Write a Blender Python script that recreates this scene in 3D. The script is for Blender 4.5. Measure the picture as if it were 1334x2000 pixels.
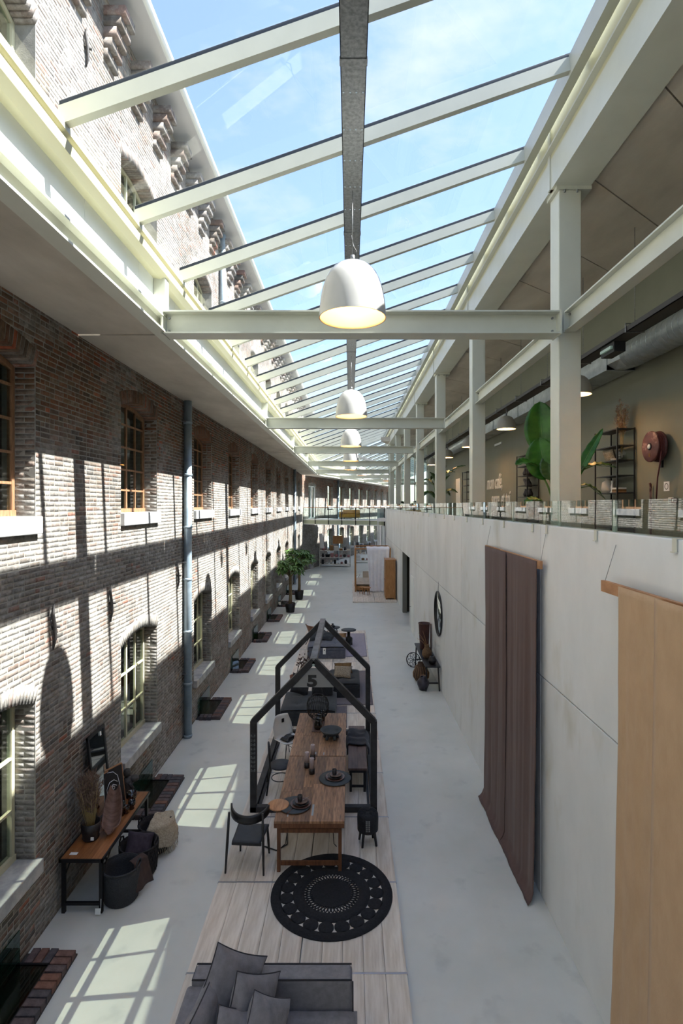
import bpy, math, random
import numpy as np
from math import sin, cos, pi, radians, sqrt, atan2, asin
from mathutils import Vector, Matrix, noise as mnoise

random.seed(7)
S = bpy.context.scene
COL = S.collection
for o in list(bpy.data.objects):
    bpy.data.objects.remove(o)

# ------------------------------------------------------------------ camera
F, PX0, PY0, CAMZ = 1060.0, 684.0, 986.0, 5.45     # focal length in pixels and vanishing point of the hall (1334 x 2000)
cam = bpy.data.cameras.new('camera')
cam.sensor_fit = 'VERTICAL'; cam.sensor_height = 36.0
cam.lens = F / 2000 * 36.0
cam.shift_x = -(PX0 - 667.0) / 2000.0
cam.shift_y = (PY0 - 1000.0) / 2000.0
cam.clip_start = .05; cam.clip_end = 500
co = bpy.data.objects.new('camera', cam); COL.objects.link(co)
co.location = (0, 0, CAMZ); co.rotation_euler = (pi / 2, 0, 0)
S.camera = co

# ------------------------------------------------------------------ view, sky, sun
S.view_settings.view_transform = 'Standard'; S.view_settings.look = 'None'
S.view_settings.gamma = 1.0; S.view_settings.use_curve_mapping = False
S.view_settings.exposure = 2.25
SUN_K, SUN_M = 1.32, .09
sun_to = Vector((-1, SUN_M, -SUN_K)).normalized()
sun = bpy.data.lights.new('sun', 'SUN'); sun.energy = 5.3; sun.angle = radians(.55); sun.color = (1, .975, .935)
so = bpy.data.objects.new('sun', sun); COL.objects.link(so)
so.rotation_euler = sun_to.to_track_quat('-Z', 'Y').to_euler(); so.location = (20, -2, 30)

W = bpy.data.worlds.new('sky'); S.world = W; W.use_nodes = True
nt = W.node_tree; nt.nodes.clear()
def wn(t, **k):
    n = nt.nodes.new(t)
    for a, b in k.items(): setattr(n, a, b)
    return n
sky = wn('ShaderNodeTexSky', sky_type='NISHITA', sun_disc=False, sun_elevation=asin(-sun_to.z), sun_rotation=radians(95),
         altitude=0, air_density=1.0, dust_density=.7, ozone_density=3.0)
tc = wn('ShaderNodeTexCoord'); mp = wn('ShaderNodeMapping'); mp.inputs['Scale'].default_value = (1.0, 1.6, 2.4)
nz = wn('ShaderNodeTexNoise'); nz.inputs['Scale'].default_value = 2.6; nz.inputs['Detail'].default_value = 9; nz.inputs['Roughness'].default_value = .62
rp = wn('ShaderNodeValToRGB'); rp.color_ramp.elements[0].position = .48; rp.color_ramp.elements[1].position = .76
rp.color_ramp.elements[0].color = (.10, .10, .10, 1); rp.color_ramp.elements[1].color = (.75, .75, .75, 1)
mx = wn('ShaderNodeMix', data_type='RGBA')
bgn = wn('ShaderNodeBackground'); wo = wn('ShaderNodeOutputWorld')
SKY_GAIN = .096
bgn.inputs['Strength'].default_value = SKY_GAIN
L = nt.links.new
L(tc.outputs['Generated'], mp.inputs['Vector']); L(mp.outputs['Vector'], nz.inputs['Vector']); L(nz.outputs['Fac'], rp.inputs['Fac'])
L(rp.outputs['Color'], mx.inputs['Factor']); L(sky.outputs['Color'], mx.inputs[6]); mx.inputs[7].default_value = (3.0, 3.0, 3.15, 1)
L(mx.outputs[2], bgn.inputs['Color']); L(bgn.outputs['Background'], wo.inputs['Surface'])
S.cycles.transparent_max_bounces = 24
S.cycles.sample_clamp_indirect = 6.0

# ------------------------------------------------------------------ materials
def C(r, g, b):
    f = lambda v: (v / 255 / 12.92) if v / 255 <= .04045 else ((v / 255 + .055) / 1.055) ** 2.4
    return (f(r), f(g), f(b), 1)
MATS = {}
def M(name, c1, c2=None, rough=.6, metal=0.0, scale=6, bump=0.0, bscale=40, stretch=(1, 1, 1), coord='Object', lo=.35, hi=.65, spec=.5,
      detail=6, objrand=0.0, emit=None, es=0.0, speck=None, sheen=0.0, rough2=None):
    if name in MATS: return MATS[name]
    m = bpy.data.materials.new(name); m.use_nodes = True
    n = m.node_tree.nodes; l = m.node_tree.links.new
    b = n['Principled BSDF']
    b.inputs['Roughness'].default_value = rough; b.inputs['Metallic'].default_value = metal
    b.inputs['Specular IOR Level'].default_value = spec
    if sheen: b.inputs['Sheen Weight'].default_value = sheen
    if c2 is None and not objrand:
        b.inputs['Base Color'].default_value = c1
    t = n.new('ShaderNodeTexCoord'); mpn = n.new('ShaderNodeMapping'); mpn.inputs['Scale'].default_value = stretch
    l(t.outputs[coord], mpn.inputs['Vector'])
    out = None
    if c2 is not None or objrand:
        c2 = c2 or c1
        z = n.new('ShaderNodeTexNoise'); z.inputs['Scale'].default_value = scale; z.inputs['Detail'].default_value = detail
        z.inputs['Roughness'].default_value = .6
        l(mpn.outputs['Vector'], z.inputs['Vector'])
        r = n.new('ShaderNodeValToRGB'); r.color_ramp.elements[0].position = lo; r.color_ramp.elements[1].position = hi
        r.color_ramp.elements[0].color = c1; r.color_ramp.elements[1].color = c2
        l(z.outputs['Fac'], r.inputs['Fac']); out = r.outputs['Color']
        if rough2 is not None:
            mr = n.new('ShaderNodeMapRange'); mr.inputs['From Min'].default_value = lo; mr.inputs['From Max'].default_value = hi
            mr.inputs['To Min'].default_value = rough; mr.inputs['To Max'].default_value = rough2
            l(z.outputs['Fac'], mr.inputs['Value']); l(mr.outputs['Result'], b.inputs['Roughness'])
        if speck is not None:
            z2 = n.new('ShaderNodeTexNoise'); z2.inputs['Scale'].default_value = speck[1]; z2.inputs['Detail'].default_value = 4
            l(mpn.outputs['Vector'], z2.inputs['Vector'])
            r2 = n.new('ShaderNodeValToRGB'); r2.color_ramp.elements[0].position = speck[2]; r2.color_ramp.elements[1].position = speck[3]
            l(z2.outputs['Fac'], r2.inputs['Fac'])
            q = n.new('ShaderNodeMix'); q.data_type = 'RGBA'; l(r2.outputs['Color'], q.inputs['Factor'])
            l(out, q.inputs[6]); q.inputs[7].default_value = speck[0]; out = q.outputs[2]
        if objrand:
            oi = n.new('ShaderNodeObjectInfo'); mr = n.new('ShaderNodeMapRange')
            mr.inputs['To Min'].default_value = 1 - objrand; mr.inputs['To Max'].default_value = 1 + objrand
            l(oi.outputs['Random'], mr.inputs['Value'])
            q = n.new('ShaderNodeMix'); q.data_type = 'RGBA'; q.blend_type = 'MULTIPLY'; q.inputs['Factor'].default_value = 1
            cb = n.new('ShaderNodeCombineColor')
            for i in range(3): l(mr.outputs['Result'], cb.inputs[i])
            l(out, q.inputs[6]); l(cb.outputs['Color'], q.inputs[7]); out = q.outputs[2]
        l(out, b.inputs['Base Color'])
    if bump:
        z = n.new('ShaderNodeTexNoise'); z.inputs['Scale'].default_value = bscale; z.inputs['Detail'].default_value = 5
        l(mpn.outputs['Vector'], z.inputs['Vector'])
        bp = n.new('ShaderNodeBump'); bp.inputs['Strength'].default_value = bump; bp.inputs['Distance'].default_value = .01
        l(z.outputs['Fac'], bp.inputs['Height']); l(bp.outputs['Normal'], b.inputs['Normal'])
    if emit:
        b.inputs['Emission Color'].default_value = emit; b.inputs['Emission Strength'].default_value = es
    MATS[name] = m
    return m

def glass_mat(name, tint, ior=1.45, rough=0.0, extra=0.0):
    if name in MATS: return MATS[name]
    m = bpy.data.materials.new(name); m.use_nodes = True
    n = m.node_tree.nodes; l = m.node_tree.links.new; n.clear()
    tr = n.new('ShaderNodeBsdfTransparent'); tr.inputs['Color'].default_value = tint
    gl = n.new('ShaderNodeBsdfGlossy'); gl.inputs['Roughness'].default_value = rough
    fr = n.new('ShaderNodeFresnel'); fr.inputs['IOR'].default_value = ior
    ad = n.new('ShaderNodeMath'); ad.operation = 'ADD'; ad.inputs[1].default_value = extra; ad.use_clamp = True
    geo = n.new('ShaderNodeNewGeometry'); ml = n.new('ShaderNodeMath'); ml.operation = 'MULTIPLY'
    sb = n.new('ShaderNodeMath'); sb.operation = 'SUBTRACT'; sb.inputs[0].default_value = 1.0
    l(geo.outputs['Backfacing'], sb.inputs[1]); l(fr.outputs['Fac'], ad.inputs[0]); l(ad.outputs[0], ml.inputs[0]); l(sb.outputs[0], ml.inputs[1])
    mxs = n.new('ShaderNodeMixShader'); o = n.new('ShaderNodeOutputMaterial')
    l(ml.outputs[0], mxs.inputs['Fac']); l(tr.outputs[0], mxs.inputs[1]); l(gl.outputs[0], mxs.inputs[2]); l(mxs.outputs[0], o.inputs['Surface'])
    MATS[name] = m
    return m

def brick_mat():
    m = bpy.data.materials.new('weathered brick'); m.use_nodes = True
    n = m.node_tree.nodes; l = m.node_tree.links.new; b = n['Principled BSDF']
    at = n.new('ShaderNodeAttribute'); at.attribute_name = 'bc'
    g = n.new('ShaderNodeNewGeometry')
    z = n.new('ShaderNodeTexNoise'); z.inputs['Scale'].default_value = 17; z.inputs['Detail'].default_value = 8; z.inputs['Roughness'].default_value = .7
    l(g.outputs['Position'], z.inputs['Vector'])
    r = n.new('ShaderNodeValToRGB'); e = r.color_ramp.elements
    e[0].position = .3; e[0].color = (.62, .60, .58, 1); e[1].position = .72; e[1].color = (1.22, 1.21, 1.19, 1)
    l(z.outputs['Fac'], r.inputs['Fac'])
    q = n.new('ShaderNodeMix'); q.data_type = 'RGBA'; q.blend_type = 'MULTIPLY'; q.inputs['Factor'].default_value = 1
    l(at.outputs['Color'], q.inputs[6]); l(r.outputs['Color'], q.inputs[7])
    z2 = n.new('ShaderNodeTexNoise'); z2.inputs['Scale'].default_value = 5.5; z2.inputs['Detail'].default_value = 10; z2.inputs['Roughness'].default_value = .75
    l(g.outputs['Position'], z2.inputs['Vector'])
    r2 = n.new('ShaderNodeValToRGB'); r2.color_ramp.elements[0].position = .48; r2.color_ramp.elements[1].position = .60
    l(z2.outputs['Fac'], r2.inputs['Fac'])
    mu = n.new('ShaderNodeMath'); mu.operation = 'MULTIPLY'; l(r2.outputs['Color'], mu.inputs[0]); l(at.outputs['Alpha'], mu.inputs[1])
    q2 = n.new('ShaderNodeMix'); q2.data_type = 'RGBA'; l(mu.outputs[0], q2.inputs['Factor'])
    l(q.outputs[2], q2.inputs[6]); q2.inputs[7].default_value = C(160, 157, 150)
    l(q2.outputs[2], b.inputs['Base Color']); b.inputs['Roughness'].default_value = .9; b.inputs['Specular IOR Level'].default_value = .2
    z3 = n.new('ShaderNodeTexNoise'); z3.inputs['Scale'].default_value = 55; z3.inputs['Detail'].default_value = 6
    l(g.outputs['Position'], z3.inputs['Vector'])
    bp = n.new('ShaderNodeBump'); bp.inputs['Strength'].default_value = .38; bp.inputs['Distance'].default_value = .01
    l(z3.outputs['Fac'], bp.inputs['Height']); l(bp.outputs['Normal'], b.inputs['Normal'])
    MATS['brick'] = m
    return m
BRICK = brick_mat()
MORTAR = M('lime mortar', C(126, 123, 116), C(158, 155, 147), rough=.95, scale=5, bump=.2, bscale=60, spec=.2)
FLOOR = M('poured floor', C(190, 194, 188), C(208, 210, 205), rough=.36, rough2=.5, scale=.75, detail=9, bump=.03, bscale=30, lo=.3, hi=.7, speck=(C(170, 175, 173), 2.2, .60, .82))
CONC = M('cast concrete', C(208, 212, 214), C(226, 229, 231), rough=.75, scale=.9, detail=9, bump=.05, bscale=25, lo=.3, hi=.7, stretch=(1, 1, .55), objrand=.05, speck=(C(196, 196, 188), 1.7, .60, .84))
SLABC = M('slab concrete', C(172, 163, 148), C(206, 197, 182), rough=.85, scale=1.3, detail=9, bump=.08, bscale=30, lo=.3, hi=.7, stretch=(1, .4, 1))
CREAM = M('cream painted steel', C(197, 198, 184), C(203, 204, 190), rough=.4, scale=2)
CREAM2 = M('warm cream steel', C(196, 192, 160), rough=.4)
WPANEL = M('white panel', C(232, 236, 234), rough=.6)
GALV = M('galvanised steel', C(118, 120, 122), C(150, 152, 154), rough=.42, metal=.75, scale=26, detail=3)
ZINC = M('zinc pipe', C(128, 146, 158), C(158, 172, 182), rough=.5, metal=.35, scale=3)
DARKST = M('dark steel', C(26, 26, 28), rough=.5, metal=.3)
BLACKP = M('black paint', C(24, 24, 25), C(36, 36, 37), rough=.5, scale=20, bump=.04)
GASKET = M('black gasket', C(40, 46, 54), rough=.5)
ROOFGL = glass_mat('roof glass', (.965, .98, .985, 1), 1.42)
RAILGL = glass_mat('balustrade glass', (.80, .88, .86, 1), 2.1, extra=.07)
PANEGL = glass_mat('window glass', (.82, .88, .86, 1), 1.6, extra=.02)
WELLGL = glass_mat('well glass', (.25, .5, .46, 1), 1.7, extra=.03)
STONE = M('bluestone sill', C(140, 142, 144), C(178, 178, 176), rough=.7, scale=5, bump=.12, bscale=24)
WOODF = M('old oak window frame', C(122, 88, 62), C(158, 120, 88), rough=.6, scale=9, stretch=(3, 3, .6))
CREAMF = M('cream window paint', C(186, 182, 154), rough=.5)
OLIVE = M('olive grey wall paint', C(122, 123, 108), C(126, 127, 112), rough=.7, scale=1.5)
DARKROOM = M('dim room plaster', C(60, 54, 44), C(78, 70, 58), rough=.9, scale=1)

# ------------------------------------------------------------------ mesh helpers
class MB:
    def __init__(s): s.v = []; s.f = []; s.sm = []
    def add(s, v, f, smooth=False):
        o = len(s.v); s.v += [tuple(p) for p in v]
        s.f += [tuple(i + o for i in q) for q in f]; s.sm += [smooth] * len(f); return s
    def box(s, x0, x1, y0, y1, z0, z1):
        v = [(x, y, z) for z in (z0, z1) for y in (y0, y1) for x in (x0, x1)]
        return s.add(v, [(0, 2, 3, 1), (4, 5, 7, 6), (0, 1, 5, 4), (2, 6, 7, 3), (0, 4, 6, 2), (1, 3, 7, 5)])
    def beam(s, p, q, w, h, up=(0, 0, 1)):
        p = Vector(p); q = Vector(q); d = (q - p).normalized(); up = Vector(up)
        if abs(d.dot(up)) > .98: up = Vector((0, 1, 0))
        sd = d.cross(up).normalized() * (w / 2); u = sd.cross(d).normalized() * (h / 2)
        v = [p - sd - u, p + sd - u, p + sd + u, p - sd + u, q - sd - u, q + sd - u, q + sd + u, q - sd + u]
        return s.add(v, [(0, 1, 2, 3), (7, 6, 5, 4), (0, 4, 5, 1), (1, 5, 6, 2), (2, 6, 7, 3), (3, 7, 4, 0)])
    def tube(s, pts, r, n=8, closed=False):
        pts = [Vector(p) for p in pts]; N = len(pts); rr = r if isinstance(r, (list, tuple)) else [r] * N
        v = []; t0 = (pts[1] - pts[0]).normalized(); a = t0.orthogonal().normalized()
        for i, p in enumerate(pts):
            if closed: t = (pts[(i + 1) % N] - pts[i - 1]).normalized()
            else: t = (pts[min(i + 1, N - 1)] - pts[max(i - 1, 0)]).normalized()
            a = (a - t * a.dot(t)); a = a.normalized() if a.length > 1e-6 else t.orthogonal().normalized()
            b = t.cross(a)
            v += [p + (a * cos(2 * pi * k / n) + b * sin(2 * pi * k / n)) * rr[i] for k in range(n)]
        f = []
        for i in range(N if closed else N - 1):
            j = (i + 1) % N
            f += [(i * n + k, i * n + (k + 1) % n, j * n + (k + 1) % n, j * n + k) for k in range(n)]
        s.add(v, f, True)
        if not closed:
            o = len(s.v) - N * n
            s.f += [tuple(o + k for k in range(n))[::-1], tuple(o + (N - 1) * n + k for k in range(n))]; s.sm += [False, False]
        return s
    def lathe(s, prof, n=24, c=(0, 0, 0), smooth=True, sx=1, sy=1, cap=True):
        v = []
        for r, z in prof: v += [(c[0] + r * cos(2 * pi * k / n) * sx, c[1] + r * sin(2 * pi * k / n) * sy, c[2] + z) for k in range(n)]
        f = []
        for i in range(len(prof) - 1):
            f += [(i * n + k, i * n + (k + 1) % n, (i + 1) * n + (k + 1) % n, (i + 1) * n + k) for k in range(n)]
        s.add(v, f, smooth); o = len(s.v) - len(v)
        if cap and prof[0][0] > 1e-4: s.f.append(tuple(o + k for k in range(n))[::-1]); s.sm.append(False)
        if cap and prof[-1][0] > 1e-4: s.f.append(tuple(o + (len(prof) - 1) * n + k for k in range(n))); s.sm.append(False)
        return s
    def ring(s, prof, n=24, c=(0, 0, 0), smooth=True):          # closed profile turned about z
        v = []
        for r, z in prof: v += [(c[0] + r * cos(2 * pi * k / n), c[1] + r * sin(2 * pi * k / n), c[2] + z) for k in range(n)]
        m = len(prof)
        return s.add(v, [(i * n + k, i * n + (k + 1) % n, ((i + 1) % m) * n + (k + 1) % n, ((i + 1) % m) * n + k) for i in range(m) for k in range(n)], smooth)
    def prism(s, poly, vec):
        n = len(poly); vec = Vector(vec); a = [Vector(p) for p in poly]
        v = a + [p + vec for p in a]
        return s.add(v, [tuple(range(n))[::-1], tuple(range(n, 2 * n))] + [(k, (k + 1) % n, n + (k + 1) % n, n + k) for k in range(n)])
    def grid(s, fn, nu, nv, smooth=True):
        v = [fn(i / nu, j / nv) for j in range(nv + 1) for i in range(nu + 1)]
        return s.add(v, [(j * (nu + 1) + i, j * (nu + 1) + i + 1, (j + 1) * (nu + 1) + i + 1, (j + 1) * (nu + 1) + i) for j in range(nv) for i in range(nu)], smooth)
    def tr(s, mat):
        s.v = [tuple(mat @ Vector(p)) for p in s.v]; return s
    def mesh(s, name):
        me = bpy.data.meshes.new(name); me.from_pydata(s.v, [], s.f)
        me.polygons.foreach_set('use_smooth', s.sm); me.update(); return me
    def build(s, name, mat, parent=None, bevel=0, solid=0, label=None, kind=None, sub=0, seg=2):
        o = bpy.data.objects.new(name, s.mesh(name)); COL.objects.link(o); o.data.materials.append(mat)
        if parent is not None: o.parent = parent
        if solid:
            md = o.modifiers.new('solid', 'SOLIDIFY'); md.thickness = solid; md.offset = 0
        if bevel:
            md = o.modifiers.new('bevel', 'BEVEL'); md.width = bevel; md.segments = seg; md.limit_method = 'ANGLE'; md.angle_limit = radians(40)
        if sub:
            md = o.modifiers.new('sub', 'SUBSURF'); md.levels = sub; md.render_levels = sub
        if label: o['label'] = label
        if kind: o['kind'] = kind
        return o
def B(x0, x1, y0, y1, z0, z1): return MB().box(x0, x1, y0, y1, z0, z1)
def tag(o, label, cat, group=None):
    o['label'] = label; o['category'] = cat
    if group: o['group'] = group
    return o
def thing(name, label, cat, loc=(0, 0, 0), rz=0, group=None):
    o = bpy.data.objects.new(name, None); COL.objects.link(o); o.empty_display_size = .1
    o.location = loc; o.rotation_euler = (0, 0, rz)
    return tag(o, label, cat, group)
def struct(name, label=None):
    o = bpy.data.objects.new(name, None); COL.objects.link(o); o['kind'] = 'structure'
    if label: o['label'] = label
    return o
def dup(root, loc=None, rz=None, label=None, group=None):
    r = root.copy(); COL.objects.link(r)
    if loc is not None: r.location = loc
    if rz is not None: r.rotation_euler = (0, 0, rz)
    if label: r['label'] = label
    if group: r['group'] = group
    for ch in list(root.children):
        c = ch.copy(); COL.objects.link(c); c.parent = r
        for g in list(ch.children):
            d = g.copy(); COL.objects.link(d); d.parent = c
    return r
def inst(me, name, parent, loc=(0, 0, 0), rot=(0, 0, 0), sc=(1, 1, 1)):
    o = bpy.data.objects.new(name, me); COL.objects.link(o); o.parent = parent
    o.location = loc; o.rotation_euler = rot; o.scale = sc
    return o
def pillow_fn(w, h, t, pinch=.1, wob=0, seed=0):
    def mk(side):
        def fn(u, v):
            a = u * 2 - 1; b = v * 2 - 1
            e = max(0, (1 - a ** 4) * (1 - b ** 4)) ** .55
            k = 1 - pinch * (1 - (a * a if abs(a) > abs(b) else b * b)) * 1.0
            x = w / 2 * a * (1 - pinch * (1 - b * b)); z = h / 2 * b * (1 - pinch * (1 - a * a))
            y = side * t / 2 * e
            if wob:
                y += wob * e * mnoise.noise(Vector((a * 1.7 + seed, b * 1.7, side * 2.0)))
            return (x, y, z)
        return fn
    return mk
def pillow(w, h, t, pinch=.1, wob=0, seed=0, n=14):
    mk = pillow_fn(w, h, t, pinch, wob, seed); m = MB()
    m.grid(lambda u, v: mk(-1)(u, v), n, n); m.grid(lambda u, v: mk(1)(1 - u, v), n, n)
    return m
ORD = ['nearest', 'second nearest', 'third nearest', 'fourth nearest', 'fifth nearest', 'sixth nearest', 'seventh nearest', 'eighth nearest', 'ninth nearest', 'tenth nearest', 'eleventh nearest', 'twelfth nearest']
# ================================================================== structure
XL, XR = -3.915, 2.665                 # brick wall face, concrete wall face
ZS = 7.9                               # underside of the slab strip
YC = 44.7                              # where the hall bends to the right
BEND = radians(17)
T2 = Matrix.Translation((XL, YC, 0)) @ Matrix.Rotation(-BEND, 4, 'Z') @ Matrix.Translation((-XL, 0, 0))   # local hall axes past the bend
ID = Matrix.Identity(4)

# floor
fl = B(-12, 30, -9, 95, -.3, 0).build('floor', FLOOR); fl['kind'] = 'structure'; fl['label'] = 'grey poured concrete floor of the hall'
B(-12, 30, -9.3, -9, 0, 10).build('wall_back', CONC)['kind'] = 'structure'

# ---------------------------------------------------------------- brick wall
WIN = [(5.0, 6.75)] + [(y, y + 1.73) for y in (9.27, 13.6, 17.45, 21.35, 25.1, 28.85, 32.7, 36.9, 40.6)]
LOW = dict(sill=1.04, spring=2.98, rise=.16)
UPP = dict(sill=5.31, spring=7.16, rise=.16)
TOP = dict(sill=9.5, spring=11.42, rise=.2)
RING = .22
def arch(w, o):
    a = (w[1] - w[0]) / 2; r = o['rise']; R = (a * a + r * r) / (2 * r)
    return a, (w[0] + w[1]) / 2, R, o['spring'] + r - R
brick_v, brick_c = [], []
near_bricks = []
def bcolor(s, z, seed=0):
    n1 = mnoise.noise(Vector((s * .5 + seed, z * .75, 3.1))); n2 = mnoise.noise(Vector((s * 1.9, z * 2.6 + seed, 9.7)))
    zone = .62 if z < 5.5 else max(.02, .62 - (z - 5.5) * .38)
    if z < .9: zone = .42
    if z > 8.3: zone = .62
    white = zone + .75 * n1 + .5 * n2 + random.uniform(-.2, .2)
    t = random.random(); u = random.uniform(-1, 1)
    if t < .34: c = (112 + 12 * u, 90 + 10 * u, 78 + 9 * u)
    elif t < .78: c = (104 + 12 * u, 95 + 11 * u, 86 + 10 * u)
    elif t < .83: c = (142 + 12 * u, 92 + 10 * u, 75 + 8 * u)
    else: c = (88 + 10 * u, 85 + 9 * u, 81 + 9 * u)
    if 6.0 < z < 8.3:
        f = min(1, (z - 6.0) / .9); c = (c[0] * (1 + .08 * f), c[1] * (1 - .05 * f), c[2] * (1 - .16 * f))
    k = min(.93, max(0, white * 1.15))
    g = random.uniform(120, 156)
    w = (g, g * .99, g * .965) if z < 8.3 else (g * 1.02, g * .98, g * .95)
    c = tuple(c[i] * (1 - k) + w[i] * k for i in range(3))
    q = C(*c)
    return (q[0], q[1], q[2], min(.85, max(.05, .1 + white * .8)))
def put_brick(T, ax_s, ax_d, org, s0, s1, z0, z1, d0=-.004, seedz=0, collect=False):
    """one brick: s along the wall, d out of it"""
    base = random.uniform(.0, .0022)
    fr = [base + random.uniform(-.001, .001) for _ in range(4)]
    j = lambda: random.uniform(-.003, .003)
    q = [(s0 + j(), z0 + j()), (s1 + j(), z0 + j()), (s1 + j(), z1 + j()), (s0 + j(), z1 + j())]
    P = []
    for (a, b) in q: P.append((a, d0, b))
    for (a, b), d in zip(q, fr): P.append((a + (.002 if a < (s0 + s1) / 2 else -.002), d, b + (.002 if b < (z0 + z1) / 2 else -.002)))
    w = [T @ (org + ax_s * a + ax_d * d + Vector((0, 0, b))) for a, d, b in P]
    col = bcolor((s0 + s1) / 2 + seedz, (z0 + z1) / 2)
    if collect and len(near_bricks) < 300: near_bricks.append((w, col))
    else: brick_v.append(w); brick_c.append(col)
def brick_field(T, ax_s, ax_d, org, L0, L1, Z0, Z1, opens, BL=.212, BH=.055, J=.013, seedz=0, collect=None):
    nrow = int(round((Z1 - Z0) / (BH + J))); ph = (Z1 - Z0) / nrow
    for r in range(nrow):
        z0 = Z0 + r * ph + J / 2; z1 = z0 + ph - J; zm = (z0 + z1) / 2
        cuts = []
        for w, o in opens:
            if o['sill'] - .03 < zm <= o['spring']: cuts.append(w)
            elif o['spring'] < zm:
                a, c, R, zc = arch(w, o); Ro = R + RING; dz = zm - zc
                if dz < Ro:
                    hw = sqrt(Ro * Ro - dz * dz); th = asin(a / R)
                    hw = min(hw, dz * math.tan(th) if dz > 0 else hw)
                    if dz > R * cos(th): cuts.append((c - hw, c + hw))
            if o.get('slab') and o['sill'] - o['slab'] < zm <= o['sill']: cuts.append((w[0] - .03, w[1] + .03))
        cuts.sort(); x = L0; free = []
        for a, b in cuts:
            if a > x: free.append((x, a))
            x = max(x, b)
        if x < L1: free.append((x, L1))
        for a, b in free:
            s = a; k = 0
            off = (BL + J) * .5 if r % 2 else 0
            first = True
            while s < b - .02:
                ln = BL if random.random() < .8 else BL * .48
                if first and off: ln = BL * .46
                first = False
                e = min(s + ln, b - J / 2)
                if b - e < .05: e = b - J / 2
                if e - s > .025:
                    put_brick(T, ax_s, ax_d, org, s + J / 2, e, z0, z1, seedz=seedz, collect=bool(collect and collect(s, zm)))
                s = e + J / 2
def soldiers(T, ax_s, ax_d, org, w, o, depth=.25, seedz=0):
    a, c, R, zc = arch(w, o); th = asin(a / R); n = int(2 * th * R / .068)
    for i in range(n):
        t0 = -th + 2 * th * (i + .08) / n; t1 = -th + 2 * th * (i + .92) / n
        P = []
        for d in (-depth, random.uniform(0, .006)):
            for (t, rr) in ((t0, R + random.uniform(-.006, .006)), (t1, R + random.uniform(-.006, .006)), (t1, R + RING), (t0, R + RING)):
                P.append(T @ (org + ax_s * (c + rr * sin(t)) + ax_d * d + Vector((0, 0, zc + rr * cos(t)))))
        brick_v.append(P); brick_c.append(bcolor(c + i * .07 + seedz, o['spring']))
def wall_body(T, L0, L1, Z1, bays, ds=.42, Z0=0):
    """mortar core with openings, face 5 mm behind the brick faces; bays: [(window span, [openings])]"""
    m = MB(); x0 = XL - ds; x1 = XL - .0012; y = L0
    for w, os_ in bays:
        m.box(x0, x1, y, w[0], Z0, Z1); z = Z0
        for o in os_:
            if o['sill'] > z: m.box(x0, x1, w[0], w[1], z, o['sill'] - .02)
            a, c, R, zc = arch(w, o); th = asin(a / R); Rr = R + .03
            top = o['spring'] + o['rise'] + RING + .05
            arc = [(x1, c + Rr * sin(t), zc + Rr * cos(t)) for t in [(-th + 2 * th * i / 12) for i in range(13)]]
            arc[0] = (x1, w[0], arc[0][2]); arc[-1] = (x1, w[1], arc[-1][2])
            m.prism([(x1, w[0], top)] + arc + [(x1, w[1], top)], (x0 - x1, 0, 0)); z = top
        m.box(x0, x1, w[0], w[1], z, Z1); y = w[1]
    m.box(x0, x1, y, L1, Z0, Z1)
    return m.tr(T)
AY, AX = Vector((0, 1, 0)), Vector((1, 0, 0))
ORG = Vector((XL, 0, 0))
low_o = dict(LOW, slab=.18); upp_o = dict(UPP, slab=.22)
wl = wall_body(ID, -9, YC, 8.05, [(w, [LOW, UPP]) for w in WIN]).build('wall_left', MORTAR)
wl['kind'] = 'structure'; wl['label'] = 'old brick wall with whitewash remains and arched windows'
cand = lambda s, z: s > 6.08 and s < 6.95 and z < 7.8
brick_field(ID, AY, AX, ORG, 2.6, YC, 0, 8.0, [(w, low_o) for w in WIN] + [(w, upp_o) for w in WIN], collect=cand)
for w in WIN:
    for o in (LOW, UPP):
        soldiers(ID, AY, AX, ORG, w, o)
        if w[0] < 36:
            brick_field(ID, AX, Vector((0, -1, 0)), Vector((XL, w[1], 0)), -.26, -.005, o['sill'], o['spring'], [], BL=.25)
            if w[0] < 20: brick_field(ID, Vector((-1, 0, 0)), AY, Vector((XL, w[0], 0)), .005, .26, o['sill'], o['spring'], [], BL=.25)

def bricks_to_mesh(name, vs, cs):
    n = len(vs); V = np.array([[tuple(p) for p in b] for b in vs], dtype=np.float32).reshape(-1, 3)
    base = np.array([[4, 5, 6, 7], [0, 1, 5, 4], [1, 2, 6, 5], [2, 3, 7, 6], [3, 0, 4, 7]], dtype=np.int32)
    Fq = (base[None] + (np.arange(n, dtype=np.int32) * 8)[:, None, None]).reshape(-1, 4)
    me = bpy.data.meshes.new(name); me.vertices.add(len(V)); me.vertices.foreach_set('co', V.ravel())
    me.loops.add(Fq.size); me.loops.foreach_set('vertex_index', Fq.ravel())
    me.polygons.add(len(Fq)); me.polygons.foreach_set('loop_start', np.arange(0, Fq.size, 4, dtype=np.int32))
    me.update(calc_edges=True)
    at = me.color_attributes.new('bc', 'FLOAT_COLOR', 'POINT')
    at.data.foreach_set('color', np.repeat(np.array(cs, dtype=np.float32), 8, axis=0).ravel())
    me.materials.append(BRICK); return me
def bricks_obj(name, parent):
    global brick_v, brick_c
    o = bpy.data.objects.new(name, bricks_to_mesh(name, brick_v, brick_c)); COL.objects.link(o); o.parent = parent; o['kind'] = 'stuff'
    brick_v, brick_c = [], []
    return o
bricks_obj('brick_courses', wl)
for w, c in near_bricks:
    cen = sum(w, Vector()) / 8
    o = bpy.data.objects.new('brick', bricks_to_mesh('brick', [[p - cen for p in w]], [c])); COL.objects.link(o); o.parent = wl; o.location = cen

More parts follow.
